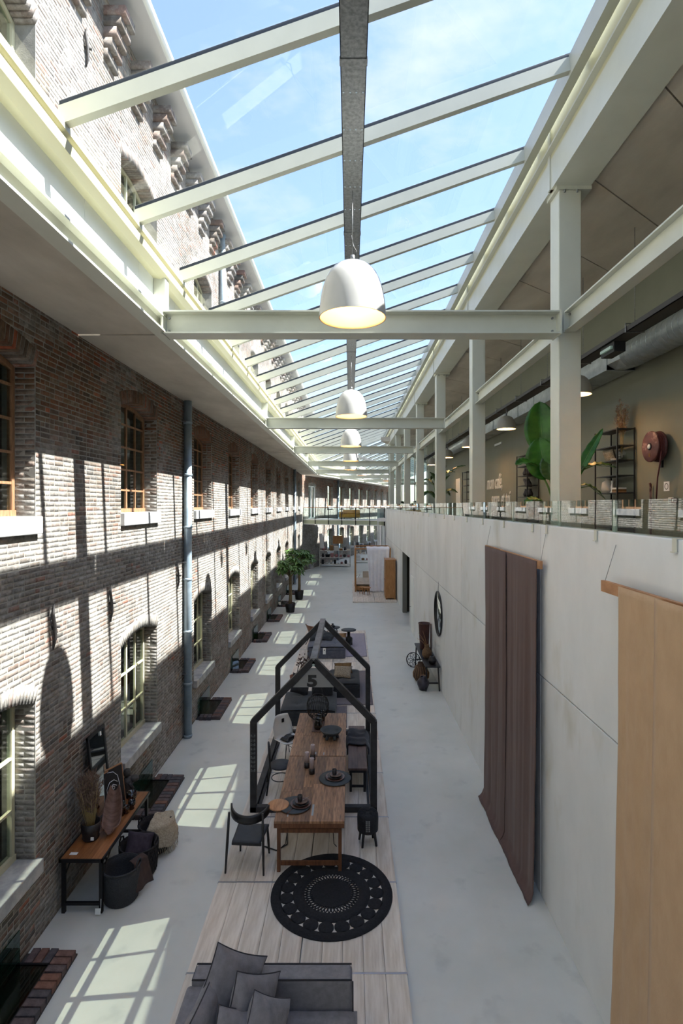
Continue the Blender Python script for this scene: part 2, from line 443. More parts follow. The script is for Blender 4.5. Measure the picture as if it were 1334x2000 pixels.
# brick wall past the bend, with its door to the bridge
WIN2 = [(t - .82, t + .82) for t in (6.9, 10.4, 13.95, 17.5, 20.9, 24.2, 27.6, 31)]
low2 = dict(LOW, slab=.18); upp2 = dict(UPP, slab=.22)
DOOR2 = ((1.3, 3.1), dict(sill=4.24, spring=7.0, rise=.16))
wl2 = wall_body(T2, 0, 36, 8.05, [(DOOR2[0], [DOOR2[1]])] + [(w, [LOW, UPP]) for w in WIN2]).build('wall_far', MORTAR)
wl2['kind'] = 'structure'; wl2['label'] = 'brick wall beyond the bend, behind the glass bridge'
brick_field(T2, AY, AX, ORG, 0, 34, 0, 8.0, [DOOR2] + [(w, low2) for w in WIN2] + [(w, upp2) for w in WIN2], seedz=60)
for w in WIN2:
    for o in (LOW, UPP): soldiers(T2, AY, AX, ORG, w, o, seedz=60)
bricks_obj('brick_courses', wl2)

# upper facade seen through the glass roof
fc = wall_body(ID, -4, 60, 13.65, [(w, [TOP]) for w in WIN], Z0=8.05).build('wall_facade', MORTAR)
fc['kind'] = 'structure'; fc['label'] = 'upper brick facade above the glass roof'
brick_field(ID, AY, AX, ORG, 3.0, 34, 8.9, 13.6, [(w, TOP) for w in WIN], seedz=120)
for w in WIN: soldiers(ID, AY, AX, ORG, w, TOP, seedz=120)
yc = 3.2
while yc < 44:                                    # stepped corbels under the eaves
    for i in range(5):
        for k in range(2):
            s0 = yc + k * .2; d = .07 * (i + 1)
            P = []
            for dd in (-.02, d):
                for (a, b) in ((s0 + .006, 12.55 + i * .17), (s0 + .195, 12.55 + i * .17), (s0 + .195, 12.70 + i * .17), (s0 + .006, 12.70 + i * .17)):
                    P.append(ORG + AY * a + AX * dd + Vector((0, 0, b)))
            brick_v.append(P); brick_c.append(bcolor(yc, 9))
    yc += 1.08
bricks_obj('brick_courses', fc)
m = B(XL - .4, -3.36, -4, 60, 13.6, 13.68); m.build('eaves_soffit', M('eaves paint', C(196, 198, 202), rough=.6), fc)
m = MB(); m.tube([(-3.36, y, 13.7) for y in (-4, 60)], .09, 10); m.build('eaves_gutter', WPANEL, fc)
# rooms behind the windows
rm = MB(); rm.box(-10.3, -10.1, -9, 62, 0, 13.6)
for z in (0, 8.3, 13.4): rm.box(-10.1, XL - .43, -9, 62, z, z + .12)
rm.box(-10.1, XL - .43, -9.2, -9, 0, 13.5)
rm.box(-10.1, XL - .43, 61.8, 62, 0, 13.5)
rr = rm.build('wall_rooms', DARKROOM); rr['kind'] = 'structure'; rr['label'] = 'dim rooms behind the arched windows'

# added spots high in the rooms, standing in for sun mirrored by the lower windows
for i, w in enumerate(WIN):
    l = bpy.data.lights.new('sun_bounce_spot', 'SPOT'); l.energy = 1050; l.color = (1, .93, .76); l.shadow_soft_size = .03; l.spot_size = radians(26); l.spot_blend = .05
    lo = bpy.data.objects.new('sun_bounce_spot', l); COL.objects.link(lo); aim = Vector((XL - .25, (w[0] + w[1]) / 2, 1.95)); src = aim - Vector((1, .09, -1.32)) * 4.4
    lo.location = src; lo.rotation_euler = (aim - src).to_track_quat('-Z', 'Y').to_euler(); lo.scale = (1, .17, 1)

# ---------------------------------------------------------------- windows
def window(idx, T, w, o, cols, rows, fm, gm, panes):
    """framed window set 25 cm into the wall; rows: z of the glazing bars"""
    st = struct('window_%d' % idx); st.matrix_world = T
    a, c, R, zc = arch(w, o); xg = XL - .255; t = .05
    m = MB(); y0, y1 = w[0] + .005, w[1] - .005
    m.box(xg - .06, xg, y0, y0 + .06, o['sill'], o['spring'] + .02); m.box(xg - .06, xg, y1 - .06, y1, o['sill'], o['spring'] + .02)
    m.box(xg - .07, xg + .02, y0, y1, o['sill'], o['sill'] + .075)
    th = asin(a / R); pts = [(xg - .03, c + (R - .03) * sin(-th + 2 * th * i / 10), zc + (R - .03) * cos(-th + 2 * th * i / 10)) for i in range(11)]
    for i in range(10): m.beam(pts[i], pts[i + 1], .06, .06)
    m.build('frame', fm, st)
    ys = [y0 + .03 + (y1 - y0 - .06) * i / cols for i in range(cols + 1)]
    ztop = lambda y: zc + sqrt(max(.01, R * R - (y - c) ** 2)) - .04
    for i in range(1, cols):
        wd = .05 if (cols % 2 == 0 and i == cols // 2) else .026
        B(xg - .045, xg - .005, ys[i] - wd / 2, ys[i] + wd / 2, o['sill'] + .07, ztop(ys[i])).build('muntin', fm, st)
    for z in rows:
        B(xg - .045, xg - .003, y0 + .05, y1 - .05, z - .016, z + .016).build('muntin', fm, st)
    zs = [o['sill'] + .075] + list(rows)
    if panes:
        me = B(-.003, .003, 0, 1, 0, 1).mesh('pane'); me.materials.append(gm)
        for i in range(cols):
            for j in range(len(zs)):
                z0 = zs[j]; z1 = zs[j + 1] if j + 1 < len(zs) else min(ztop(ys[i]), ztop(ys[i + 1]))
                inst(me, 'pane', st, (xg - .025, ys[i], z0), (0, random.uniform(-.004, .004), random.uniform(-.004, .004)), (1, ys[i + 1] - ys[i], z1 - z0))
    else:
        B(xg - .03, xg - .022, y0 + .03, y1 - .03, o['sill'] + .05, o['spring'] + .05).build('pane', gm, st)
    return st
wi = 1
for k, w in enumerate(WIN):
    window(wi, ID, w, LOW, 4, (1.67, 2.32), CREAMF, PANEGL, k < 4); wi += 1
    window(wi, ID, w, UPP, 4, (5.72, 6.10, 6.51, 6.93), WOODF, PANEGL, k < 4); wi += 1
    if k < 6: window(wi, ID, w, TOP, 4, (10.2, 10.9), CREAMF, PANEGL, False); wi += 1
    j = 0
    for o, th, pr in ((LOW, .18, .085), (UPP, .22, .075)):
        m = B(XL - .26, XL + pr, w[0] - .02, w[1] + .04, o['sill'] - th, o['sill'])
        s = m.build('trim_%d' % (2 * k + j + 1), STONE, bevel=.012); s['kind'] = 'structure'; s['label'] = 'bluestone window sill'; j += 1
for k, w in enumerate(WIN2):
    window(wi, T2, w, LOW, 2, (1.67, 2.32), CREAMF, PANEGL, False); wi += 1
    window(wi, T2, w, UPP, 2, (5.9, 6.5), WOODF, PANEGL, False); wi += 1
    for j, (o, th) in enumerate(((LOW, .18), (UPP, .22))):
        s = B(XL - .26, XL + .08, w[0] - .02, w[1] + .03, o['sill'] - th, o['sill']).tr(T2).build('trim_%d' % (40 + 2 * k + j), STONE); s['kind'] = 'structure'
# white door at the end of the bridge
d = struct('door_1', 'white framed glass door at bridge level'); d.matrix_world = T2
fr = MB(); w = DOOR2[0]
for a, b in ((w[0], w[0] + .1), (w[0] + .85, w[0] + .93), (w[1] - .1, w[1])): fr.box(XL - .2, XL - .1, a, b, 4.24, 7.1)
fr.box(XL - .2, XL - .1, w[0], w[1], 7.0, 7.1); fr.box(XL - .2, XL - .1, w[0], w[1], 4.24, 4.34)
fr.build('frame', WPANEL, d); B(XL - .16, XL - .15, w[0] + .1, w[1] - .1, 4.34, 7.0).build('pane', PANEGL, d)

# ---------------------------------------------------------------- hall roof and steel: segments along the hall
GX0, GZ0, GX1, GZ1 = -2.6, 8.87, 2.82, 10.78         # underside of the rafters, left and right end
SL = (GZ1 - GZ0) / (GX1 - GX0)
rz_ = lambda x: GZ0 + SL * (x - GX0)
CROSS = [7.7, 17.0, 25.2, 33.6, 41.6]
def hall_segment(T, y0, y1, tag_, crosses, first_rafter, sfx):
    sl = B(XL - .1, -2.76, y0, y1, ZS, ZS + .2).tr(T)
    cs = struct('ceiling_%d' % (1 + 4 * sfx), 'concrete slab strip along the top of the brick wall')
    ys = [y0] + [c + .1 for c in crosses] + [y1]
    for i in range(len(ys) - 1):
        B(XL - .1, -2.77 if i % 2 == 0 else -2.75, ys[i] + .008, ys[i + 1] - .008, ZS - (.014 if i % 2 else 0), ZS + .2).tr(T).build('slab', SLABC, cs)
    eb = struct('trim_%d' % (70 + sfx), 'cream steel edge beam with white panels above it')
    m = MB(); m.box(-2.77, -2.58, y0, y1, 7.86, 7.885); m.box(-2.7, -2.685, y0, y1, 7.885, 8.08); m.box(-2.77, -2.6, y0, y1, 8.08, 8.105)
    m.tr(T).build('edge_beam', CREAM, eb)
    y = y0
    while y < y1 - .1:
        e = min(y + 1.45, y1); B(-2.79, -2.765, y + .004, e - .004, 8.1, 8.66).tr(T).build('panel', WPANEL, eb); y = e
    gl = struct('ceiling_%d' % (2 + 4 * sfx), 'sloping glass roof over the hall')
    # gutter profile at the low end
    prof = [(-2.80, 8.64), (-2.66, 8.62), (-2.57, 8.66), (-2.55, 8.74), (-2.6, 8.80), (-2.56, 8.83), (-2.56, 8.9), (-2.66, 8.92), (-2.66, 9.04), (-2.72, 9.04), (-2.80, 8.95)]
    MB().prism([(a, y0, b) for a, b in prof], (0, y1 - y0, 0)).tr(T).build('gutter', CREAM2, gl)
    # high end: purlin, gap, flashing
    MB().prism([(a, y0, b) for a, b in ((2.66, 10.92), (2.8, 10.97), (2.82, 10.72), (2.68, 10.68))], (0, y1 - y0, 0)).tr(T).build('purlin', CREAM, gl)
    MB().box(2.9, 3.02, y0, y1, 10.44, 10.98).tr(T).build('roof_edge_beam', CREAM2, gl)
    MB().box(2.82, 3.04, y0, y1, 10.5, 10.53).tr(T).build('edge_channel', CREAM, gl)
    ys = []; y = first_rafter
    while y < y1 - .2: ys.append(y); y += 1.72
    rm = MB(); gm = MB(); dz = .17
    def pr(m, w, zb, zt, xa=-2.62, xb=2.86):
        m.prism([(xa, -w / 2, rz_(xa) + zb), (xb, -w / 2, rz_(xb) + zb), (xb, -w / 2, rz_(xb) + zt), (xa, -w / 2, rz_(xa) + zt)][::-1], (0, w, 0))
    pr(rm, .085, 0, .17); pr(gm, .05, .17, .225)
    rme = rm.mesh('rafter'); rme.materials.append(CREAM); gme = gm.mesh('glazing_bar'); gme.materials.append(GASKET)
    pm = MB(); pm.prism([(-2.66, 0, rz_(-2.66) + .195), (3.0, 0, rz_(3.0) + .195), (3.0, 0, rz_(3.0) + .215), (-2.66, 0, rz_(-2.66) + .215)][::-1], (0, 1, 0))
    pme = pm.mesh('pane'); pme.materials.append(ROOFGL)
    for i, y in enumerate(ys):
        r = inst(rme, 'rafter', gl); r.matrix_local = T @ Matrix.Translation((0, y, 0))
        g = inst(gme, 'glazing_bar', gl); g.matrix_local = T @ Matrix.Translation((0, y, 0))
        if i + 1 < len(ys):
            p = inst(pme, 'pane', gl); p.matrix_local = T @ Matrix.Translation((0, y + .026, 0)) @ Matrix.Diagonal((1, ys[i + 1] - y - .052, 1, 1))
    # concrete roof of the gallery and girder
    gd = struct('trim_%d' % (80 + sfx), 'cream box girder above the gallery columns')
    B(2.9, 3.43, y0, y1, 10.0, 10.44).tr(T).build('girder', CREAM, gd)
    return ys
hall_segment(ID, -4.5, 44.2, 'hall', CROSS, 4.91 - 1.72 * 5, 0)
hall_segment(T2, .6, 34, 'far hall', [6, 14, 22], .9, 1)

def ibeam(p, q, w, h, tf=.02, tw=.014):
    """I section from p to q: web and two flanges"""
    m = MB(); p = Vector(p); q = Vector(q); u = Vector((0, 0, h / 2 - tf / 2))
    m.beam(p + u, q + u, w, tf); m.beam(p - u, q - u, w, tf); m.beam(p, q, tw, h - 2 * tf); return m
for i, y in enumerate(CROSS):
    t = thing('cross_beam', '%s cream steel cross beam spanning the hall' % ORD[i], 'beam', (0, y, 8.0), 0, 'cross beams over the hall')
    ibeam((-2.6, 0, 0), (2.93, 0, 0), .3, .32).build('beam', CREAM, t)
    for x in (-2.62, 2.93): B(x - .012, x + .012, -.16, .16, -.17, .17).build('end_plate', CREAM, t)
    B(-2.76, -2.6, -.08, .08, .1, .64).build('post', CREAM, t)
    if i == 0:
        for x in (-2.56, 2.86):
            for z in (-.09, .09): MB().tube([(x, -.03, z), (x, .0, z)], .016, 8).build('bolt', GALV, t)
for i, y in enumerate((6, 14, 22)):
    t = thing('cross_beam', '%s cream cross beam in the far hall beyond the bridge' % ORD[i], 'beam', T2 @ Vector((0, y, 8.0)), -BEND, 'cross beams beyond the bend')
    ibeam((-2.6, 0, 0), (2.93, 0, 0), .2, .32).build('beam', CREAM, t); B(-2.76, -2.6, -.08, .08, .1, .64).build('post', CREAM, t)

# columns of the gallery front and the beams between them
COLY = [7.75 + 5.5 * k for k in range(7)]
cm = MB()
def column(y, label, first):
    t = thing('steel_column', label, 'column', (3.14, y + .17, 4.45), 0, 'gallery columns')
    m = MB(); m.box(-.16, .16, -.17, .17, 0, 5.5); m.build('shaft', CREAM, t, bevel=.012)
    B(-.2, .3, -.19, .19, 5.5, 5.55).build('head_plate', CREAM, t)
    B(-.26, -.12, -.08, .0, 5.55, 6.42).build('stub_post', CREAM, t)
    B(-.22, .22, -.22, .22, 0, .03).build('base_plate', CREAM, t)
    for x in (-.08, .1):
        MB().tube([(x, -.175, 5.46), (x, -.175, 5.52)], .014, 8).build('bolt', GALV, t)
    return t
for i, y in enumerate(COLY): column(y, '%s cream steel column along the gallery edge' % ORD[i], i == 0)
column(2.25, 'cream steel column beside the camera', False)
for i in range(len(COLY)):
    a = (2.25 if i == 0 else COLY[i - 1]) + .34; b = COLY[i]
    t = thing('tie_beam', '%s cream steel beam tying the gallery columns' % ORD[i], 'beam', (3.13, a, 8.06), 0, 'beams between the gallery columns')
    ibeam((0, .01, 0), (0, b - a - .01, 0), .16, .29).build('beam', CREAM, t)
    for yy in (.02, b - a - .02): B(-.09, .09, yy - .008, yy + .008, -.15, .15).build('end_plate', CREAM, t)
    for z in (-.09, .09): MB().tube([(-.03, b - a - .06, z), (-.005, b - a - .06, z)], .016, 8).build('bolt', GALV, t)

# ---------------------------------------------------------------- concrete wall and gallery
wr = MB(); wr.box(XR + .05, XR + .2, -9, 24.4, 0, 5.1); wr.box(XR + .05, XR + .2, 24.4, 27.7, 3.06, 5.1); wr.box(XR + .05, XR + .2, 27.7, 42, 0, 5.1)
wr = wr.build('wall_right', M('joint shadow concrete', C(120, 120, 116), rough=.9)); wr['kind'] = 'structure'; wr['label'] = 'pale precast concrete wall below the gallery'
PJ = [-9, -3.2, 2.2, 7.6, 13.0, 18.4, 23.8, 29.2, 34.6, 39.0, 42.0]
for a, b in zip(PJ, PJ[1:]):
    B(XR, XR + .2, a + .008, b - .008, 3.07, 5.167).build('panel', CONC, wr, bevel=.008)
    sp = [(a, b)] if not (a < 25 < b) else [(a, 24.4), (27.7, b)]
    for c, d_ in sp: B(XR, XR + .2, c + .008, d_ - .008, .0, 3.055).build('panel', CONC, wr, bevel=.008)
w2 = B(XR, XR + .2, -1, 34, 0, 5.167).tr(T2).build('wall_right_far', CONC); w2['kind'] = 'structure'
# dark doorway and its lining, white door leaf
dw = struct('door_2', 'dark doorway opening in the concrete wall')
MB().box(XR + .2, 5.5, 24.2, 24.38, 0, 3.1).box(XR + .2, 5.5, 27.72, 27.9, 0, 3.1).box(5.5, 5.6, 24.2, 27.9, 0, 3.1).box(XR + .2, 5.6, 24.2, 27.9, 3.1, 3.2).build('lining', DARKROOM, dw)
B(XR - .01, XR + .2, 27.4, 27.7, 0, 3.05).build('frame', M('grey door lining', C(112, 114, 108), rough=.6), dw)
dl = struct('door_3', 'white door leaf in the concrete wall'); lf_ = B(XR - .035, XR - .002, 22.6, 23.6, 0, 2.4).build('leaf', WPANEL, dl); MB().tube([(XR - .09, 23.5, 1.05), (XR - .035, 23.5, 1.05)], .012, 8).build('handle', GALV, lf_)
gf = B(2.7, 6.2, -9, 42, 4.2, 4.45).build('floor_gallery', M('gallery floor', C(120, 114, 104), C(134, 128, 118), rough=.5, scale=2)); gf['kind'] = 'structure'
gw = B(6.0, 6.2, -9, 29.4, 4.45, 10.3).build('wall_gallery', OLIVE); gw['kind'] = 'structure'; gw['label'] = 'olive grey painted back wall of the gallery'
gw2 = MB().box(6.0, 6.2, 30.6, 42, 4.45, 10.3).box(6.0, 6.2, 29.4, 30.6, 6.9, 10.3).build('wall_gallery_far', OLIVE); gw2['kind'] = 'structure'
ge = struct('window_60', 'glazed end wall of the gallery'); m = MB()
for x in (2.95, 3.95, 4.95, 5.9): m.box(x, x + .08, 41.9, 42, 4.45, 10)
for z in (4.45, 7.0, 9.9): m.box(2.95, 6, 41.9, 42, z, z + .08)
m.build('frame', CREAM, ge)
for x in (3.03, 4.03, 5.03): B(x, x + .9, 41.94, 41.95, 4.5, 9.95).build('pane', PANEGL, ge)
d4 = struct('door_4', 'pale door in the gallery back wall'); B(5.96, 6.04, 29.4, 30.6, 4.45, 6.9).build('leaf', M('pale door', C(214, 212, 202), rough=.5), d4)
# gallery ceiling: slabs laid aslant
gc = struct('ceiling_9', 'concrete slab ceiling of the gallery'); dr = Vector((1.27, 1)).normalized(); step = 1.72
k = -9.0 - 4
while k < 46:
    a0, a1 = 3.40, 6.2; f_ = lambda x: k + (x - 3.4) / 1.27
    m = MB().prism([(a0, f_(a0) + .012, 10.05), (a1, f_(a1) + .012, 10.05), (a1, f_(a1) + step - .012, 10.05), (a0, f_(a0) + step - .012, 10.05)], (0, 0, .25))
    m.build('slab', SLABC, gc); k += step
B(3.0, 6.2, -9, 44, 10.3, 10.5).build('deck', DARKROOM, gc)
B(3.44, 11, -3, 36, 10.1, 10.4).tr(T2).build('deck', SLABC, gc)  # unseen deck, with the wall below, added to keep sun off the far floor
B(9, 9.2, -3, 36, 0, 10.1).tr(T2).build('wall_far_gallery', OLIVE)['kind'] = 'structure'
B(2.9, 9, -2, 36, 4.2, 4.45).tr(T2).build('floor_far_gallery', CONC)['kind'] = 'structure'

# glass balustrade on the parapet
bl = thing('glass_balustrade', 'frameless glass balustrade on top of the concrete wall', 'balustrade', (XR + .06, 0, 5.167))
pm = B(-.006, .006, 0, 1, .0, .335).mesh('glass_pane'); pm.materials.append(RAILGL)
po = B(-.008, .012, -.03, .03, -.01, .33).mesh('post'); po.materials.append(CREAM)
bk = MB().box(-.075, .0, -.03, .03, .0, .01).box(-.075, -.066, -.03, .03, -.1, .01).box(-.09, -.06, -.03, .03, -.11, -.1).mesh('bracket'); bk.materials.append(CREAM)
y = -.3
i = 0
PY = [2.8, 4.2, 5.63, 7.1, 7.66] + [9.14 + 1.49 * j for j in range(22)]
for a, b in zip(PY, PY[1:]):
    inst(pm, 'glass_pane', bl, (0, a + .012, 0), (0, 0, 0), (1, b - a - .024, 1))
for a in PY:
    inst(po, 'post', bl, (.02, a, 0)); inst(bk, 'bracket', bl, (.0, a + .24 if a < 30 else a, 0))
# ================================================================== objects
# ---------------------------------------------------------------- cable tray and bell lamps
TX, TZ = .03, 9.44
tr_ = thing('cable_tray', 'perforated galvanised cable tray running under the glass roof', 'cable tray', (TX, 0, TZ))
y = -4.4
while y < 43:
    e = min(y + 3.1, 44.0)
    m = MB(); m.box(-.12, .12, y, e - .01, 0, .008); m.box(-.12, -.112, y, e - .01, 0, .32); m.box(.112, .12, y, e - .01, 0, .32)
    s = m.build('channel', GALV, tr_); B(-.126, .126, e - .05, e + .03, -.006, .02).build('joint_plate', GALV, tr_)
    if y < 14:
        hm = MB(); yy = y + .35
        while yy < e - .2:
            for x in (-.095, -.03, .03, .095): hm.lathe([(.009, -.003), (.009, .0)], 8, (x, yy, 0))
            yy += .52
        h = hm.build('perforations', M('sky lit tray hole', C(206, 220, 238), rough=.8), tr_, kind='stuff')  # pale discs: sky light through the holes is put into their colour
    y = e
LAMPW = M('white lamp enamel', C(184, 182, 176), C(190, 188, 182), rough=.22, scale=2)
LAMPI = M('lamp inner white', C(250, 226, 190), rough=.5)
BULB = M('bulb glow', C(255, 220, 160), emit=(1, .72, .38, 1), es=5)
def bell_lamp(loc, dia, hgt, label, group, mat, power, ztray, cat='pendant lamp', color=(1, .6, .28)):
    t = thing('pendant_lamp', label, cat, loc, 0, group)
    r = dia / 2; k = hgt
    pts = [(1.0, 0), (.995, .06), (.975, .2), (.945, .35), (.895, .5), (.815, .65), (.70, .78), (.55, .88), (.36, .95), (.16, .988), (.05, 1.0)]
    outer = [(r * a, k * b) for a, b in pts]; inner = [(r * a - .012, k * b - .012) for a, b in pts[:-1]][::-1]
    inner[-1] = (r - .012, 0)
    n = 40 if dia > .8 else 24
    sh_ = MB().lathe(outer, n, cap=False).build('shade', mat, t)
    MB().lathe(inner[:-1] + [(r - .012, .0), (r, 0)], n, cap=False).build('shade_lining', LAMPI, sh_)
    MB().lathe([(.001, .22), (.05, .2), (.075, .14), (.07, .08), (.04, .03), (.001, .015)][::-1], 14, (0, 0, k * .45)).build('bulb', BULB, t)
    MB().tube([(0, 0, k - .01), (0, 0, k + .07)], .03, 10).build('cap', GALV, t)
    if ztray - loc[2] > k + .06:
        MB().tube([(0, 0, k + .05), (.0, 0, ztray - loc[2])], .004, 6).build('wire', GALV, t)
        MB().tube([(.02, 0, k + .05), (.05, 0, k + .12), (.01, .03, k + .2), (-.02, .05, min(k + .35, ztray - loc[2]))], .008, 6).build('cord', BLACKP, t)
    if power:
        l = bpy.data.lights.new('bulb_light', 'POINT'); l.energy = power; l.color = color; l.shadow_soft_size = .07
        lo = bpy.data.objects.new('bulb_light', l); COL.objects.link(lo); lo.parent = t; lo.location = (0, 0, k * .38)
    return t
for i, (y, x) in enumerate(((6.9, .03), (14.6, .03), (22.0, .03), (29.4, .03), (36.8, .03))):
    bell_lamp((x, y, 7.82), .855, .73, '%s white bell pendant lamp hanging over the aisle' % ORD[i], 'bell lamps along the hall', LAMPW, 5 if i < 3 else 4, TZ)
for i, y in enumerate((4.0, 8.5, 13.5, 19)):
    p = T2 @ Vector((.03, y, 7.99)); bell_lamp(tuple(p), .92, .78, '%s small white bell lamp beyond the bridge, hanging in a receding row' % ORD[i], 'bell lamps beyond the bend', LAMPW, 0, TZ)
t2 = thing('cable_tray', 'galvanised cable tray in the far hall beyond the bridge', 'cable tray', T2 @ Vector((.03, 0, TZ)), -BEND)
MB().box(-.12, .12, .8, 33, 0, .008).box(-.12, -.112, .8, 33, 0, .2).box(.112, .12, .8, 33, 0, .2).build('channel', GALV, t2)

# ---------------------------------------------------------------- downpipes, wall anchors
def downpipe(T, y, z0, z1, label, x=XL + .11):
    t = thing('downpipe', label, 'pipe', (0, 0, 0), 0, 'zinc downpipes'); t.matrix_world = T
    MB().tube([(x, y, z0), (x, y, z1)], .09, 16).build('tube', ZINC, t)
    z = z0 + .02; rg = MB().ring([(.092, 0), (.104, .01), (.104, .05), (.092, .06)], 16)
    me = rg.mesh('collar'); me.materials.append(ZINC)
    while z < z1 - .1: inst(me, 'collar', t, (x, y, z)); z += 1.22
    bm = MB().box(-.11, -.0, -.11, .11, 0, .025).mesh('clip'); bm.materials.append(GALV)
    for z in (z0 + 1.5, z0 + 4.1, z1 - .5): inst(bm, 'clip', t, (x - .01, y, z))
    return t
downpipe(ID, 12.72, 0, 7.88, 'thick zinc downpipe on the brick wall, nearest the camera')
downpipe(ID, 37.3, 0, 7.88, 'thin looking far zinc downpipe left of the bridge')
downpipe(T2, 9.0, 0, 7.88, 'zinc downpipe on the far brick wall behind the bridge')
downpipe(ID, 16.2, 9.0, 13.5, 'zinc downpipe on the facade above the glass roof')
IRON = M('wrought iron', C(44, 42, 42), C(70, 66, 62), rough=.7, scale=30, bump=.3)
def anchor(y, z, label):
    t = thing('wall_anchor', label, 'wall anchor', (XL, y, z), 0, 'iron wall anchors')
    MB().tube([(.02, 0, -.3), (.035, .03, -.15), (.04, 0, 0), (.035, -.03, .15), (.02, .02, .3)], [.008, .022, .026, .022, .008], 8).build('bar', IRON, t)
    MB().tube([(-.02, .0, 0), (.09, .04, .0)], .022, 8).build('tie', IRON, t)
anchor(7.12, 3.85, 'wrought iron wall anchor left of the near arched window')
anchor(8.82, 3.85, 'wrought iron wall anchor above left of the second lower window')
anchor(12.25, 3.85, 'wrought iron wall anchor beside the near zinc downpipe')
anchor(16.4, 3.85, 'wrought iron wall anchor beyond the near downpipe between third and fourth windows')
anchor(20.3, 3.85, 'wrought iron wall anchor between fourth and fifth lower windows')
anchor(8.0, 12.2, 'wrought iron wall anchor on the facade above the glass roof')

# ---------------------------------------------------------------- light wells with brick kerbs
KERB = [M('kerb brick %d' % i, a, b, rough=.85, scale=12, bump=.3, bscale=50) for i, (a, b) in enumerate(((C(74, 62, 62), C(104, 90, 88)), (C(92, 66, 58), C(120, 92, 82)), (C(60, 56, 60), C(88, 82, 84)), (C(104, 70, 56), C(128, 92, 76))))]
kb = [MB().box(-.103, .103, -.045, .045, 0, .1).mesh('kerb_brick') for _ in KERB]
for me, mt in zip(kb, KERB): me.materials.append(mt)
WELLN = ['nearest the camera', 'beside the wooden console table', 'just past the near downpipe', 'under the fourth window', 'under the fifth window', 'under the sixth window', 'behind the potted trees', 'beyond the potted trees']
for i, w in enumerate(WIN[:8]):
    y0, y1 = w[0] + .15, w[1] - .18; x1 = -3.3
    t = thing('light_well', 'brick kerbed light well with glass cover, %s' % WELLN[i], 'light well', (0, 0, 0), 0, 'light wells along the brick wall')
    rng = random.Random(i)
    ny = int((y1 - y0) / .103)
    for k in range(ny):
        inst(kb[rng.choice((0, 0, 1, 2, 2, 3))], 'brick', t, (x1 - .108, y0 + .05 + k * (y1 - y0 - .02) / ny, -.012 + rng.uniform(-.004, .004)), (rng.uniform(-.02, .02), rng.uniform(-.02, .02), rng.uniform(-.03, .03)))
    for yy in (y0 + .06, y1 - .11):
        for k in range(3):
            inst(kb[rng.choice((0, 1, 2, 2))], 'brick', t, (x1 - .27 - k * .105, yy, -.012 + rng.uniform(-.004, .004)), (0, 0, pi / 2 + rng.uniform(-.03, .03)))
    B(-3.91, x1, y0, y1, 0, .02).build('mortar_bed', M('kerb mortar', C(60, 58, 56), rough=.95), t)
    B(-3.905, x1 - .225, y0 + .17, y1 - .22, .02, .03).build('pit', M('well pit', C(14, 24, 24), rough=.9), t)
    m = MB().box(-3.9, x1 - .2, y0 + .155, y0 + .18, .03, .085).box(-3.9, x1 - .2, y1 - .235, y1 - .21, .03, .085).box(x1 - .225, x1 - .2, y0 + .155, y1 - .21, .03, .085)
    m.build('rim', DARKST, t)
    B(-3.9, x1 - .225, y0 + .18, y1 - .235, .06, .075).build('glass_cover', WELLGL, t)
    MB().beam((-3.86, y0 + .18, .28), (-3.86, y1 - .235, .28), .012, .42).build('upright_glass', WELLGL, t)

# ---------------------------------------------------------------- plank platforms
PLANK = M('whitewashed plank', C(198, 187, 172), C(222, 214, 202), rough=.65, scale=5, stretch=(3.5, .35, 1), objrand=.09, bump=.06, bscale=30, coord='Object', speck=(C(172, 158, 142), 3.2, .58, .8))
STRIP = M('aluminium strip', C(150, 152, 158), rough=.35, metal=.7)
def platform(name, label, xs, ys, h=.06, npl=5):
    t = thing(name, label, 'platform')
    for i in range(len(ys) - 1):
        for j in range(len(xs) - 1):
            x0, x1 = xs[j] + .006, xs[j + 1] - .006; w = (x1 - x0) / npl
            for k in range(npl):
                cx = x0 + (k + .5) * w; cy = (ys[i] + ys[i + 1]) / 2; ln = ys[i + 1] - ys[i] - .03
                o = B(-w / 2 + .002, w / 2 - .002, -ln / 2, ln / 2, 0, h - random.uniform(0, .003)).build('plank', PLANK, t)
                o.location = (cx, cy, 0)
        if i: B(xs[0], xs[-1], ys[i] - .012, ys[i] + .012, h - .02, h - .002).build('joint_strip', STRIP, t)
    return t
PS = [3.1, 4.68, 6.25, 7.76, 9.38, 10.93, 12.5, 14.05, 15.6, 17.15, 18.7, 20.25, 21.8, 23.3]
platform('stage_platform', 'long whitewashed plank platform carrying the dining set and sofas', [-1.89, -.593, .66], PS)
platform('stage_platform', 'square plank platform carrying the canopy bed and wardrobe', [.14, 1.4, 2.62], [30.2, 31.9, 33.6, 36.2, 38.8], npl=4)
P = .06

# ---------------------------------------------------------------- house shaped timber frame
HF = thing('house_frame', 'black house shaped timber frame with gable around the dining table', 'frame', (0, 0, P))
BEAMB = M('black stained timber', C(20, 20, 21), C(44, 44, 46), rough=.55, scale=6, stretch=(1, 1, 1), bump=.05)
xa, xb, ya, yb, ez, az = -1.70, .415, 9.55, 12.75, 1.6, 2.66
xm = (xa + xb) / 2; s_ = .11
for yy in (ya, yb):
    for x in (xa, xb): B(x - s_ / 2, x + s_ / 2, yy - s_ / 2, yy + s_ / 2, 0, ez).build('post', BEAMB, HF, bevel=.006)
    for x in (xa, xb):
        MB().beam((x, yy, ez - .02), (xm, yy, az), s_, s_ * .98, up=(0, 1, 0)).build('gable_rafter', BEAMB, HF, bevel=.006)
    B(xa - s_ / 2, xb + s_ / 2, yy - s_ / 2, yy + s_ / 2, .002, .1).build('sill_beam', BEAMB, HF, bevel=.006)
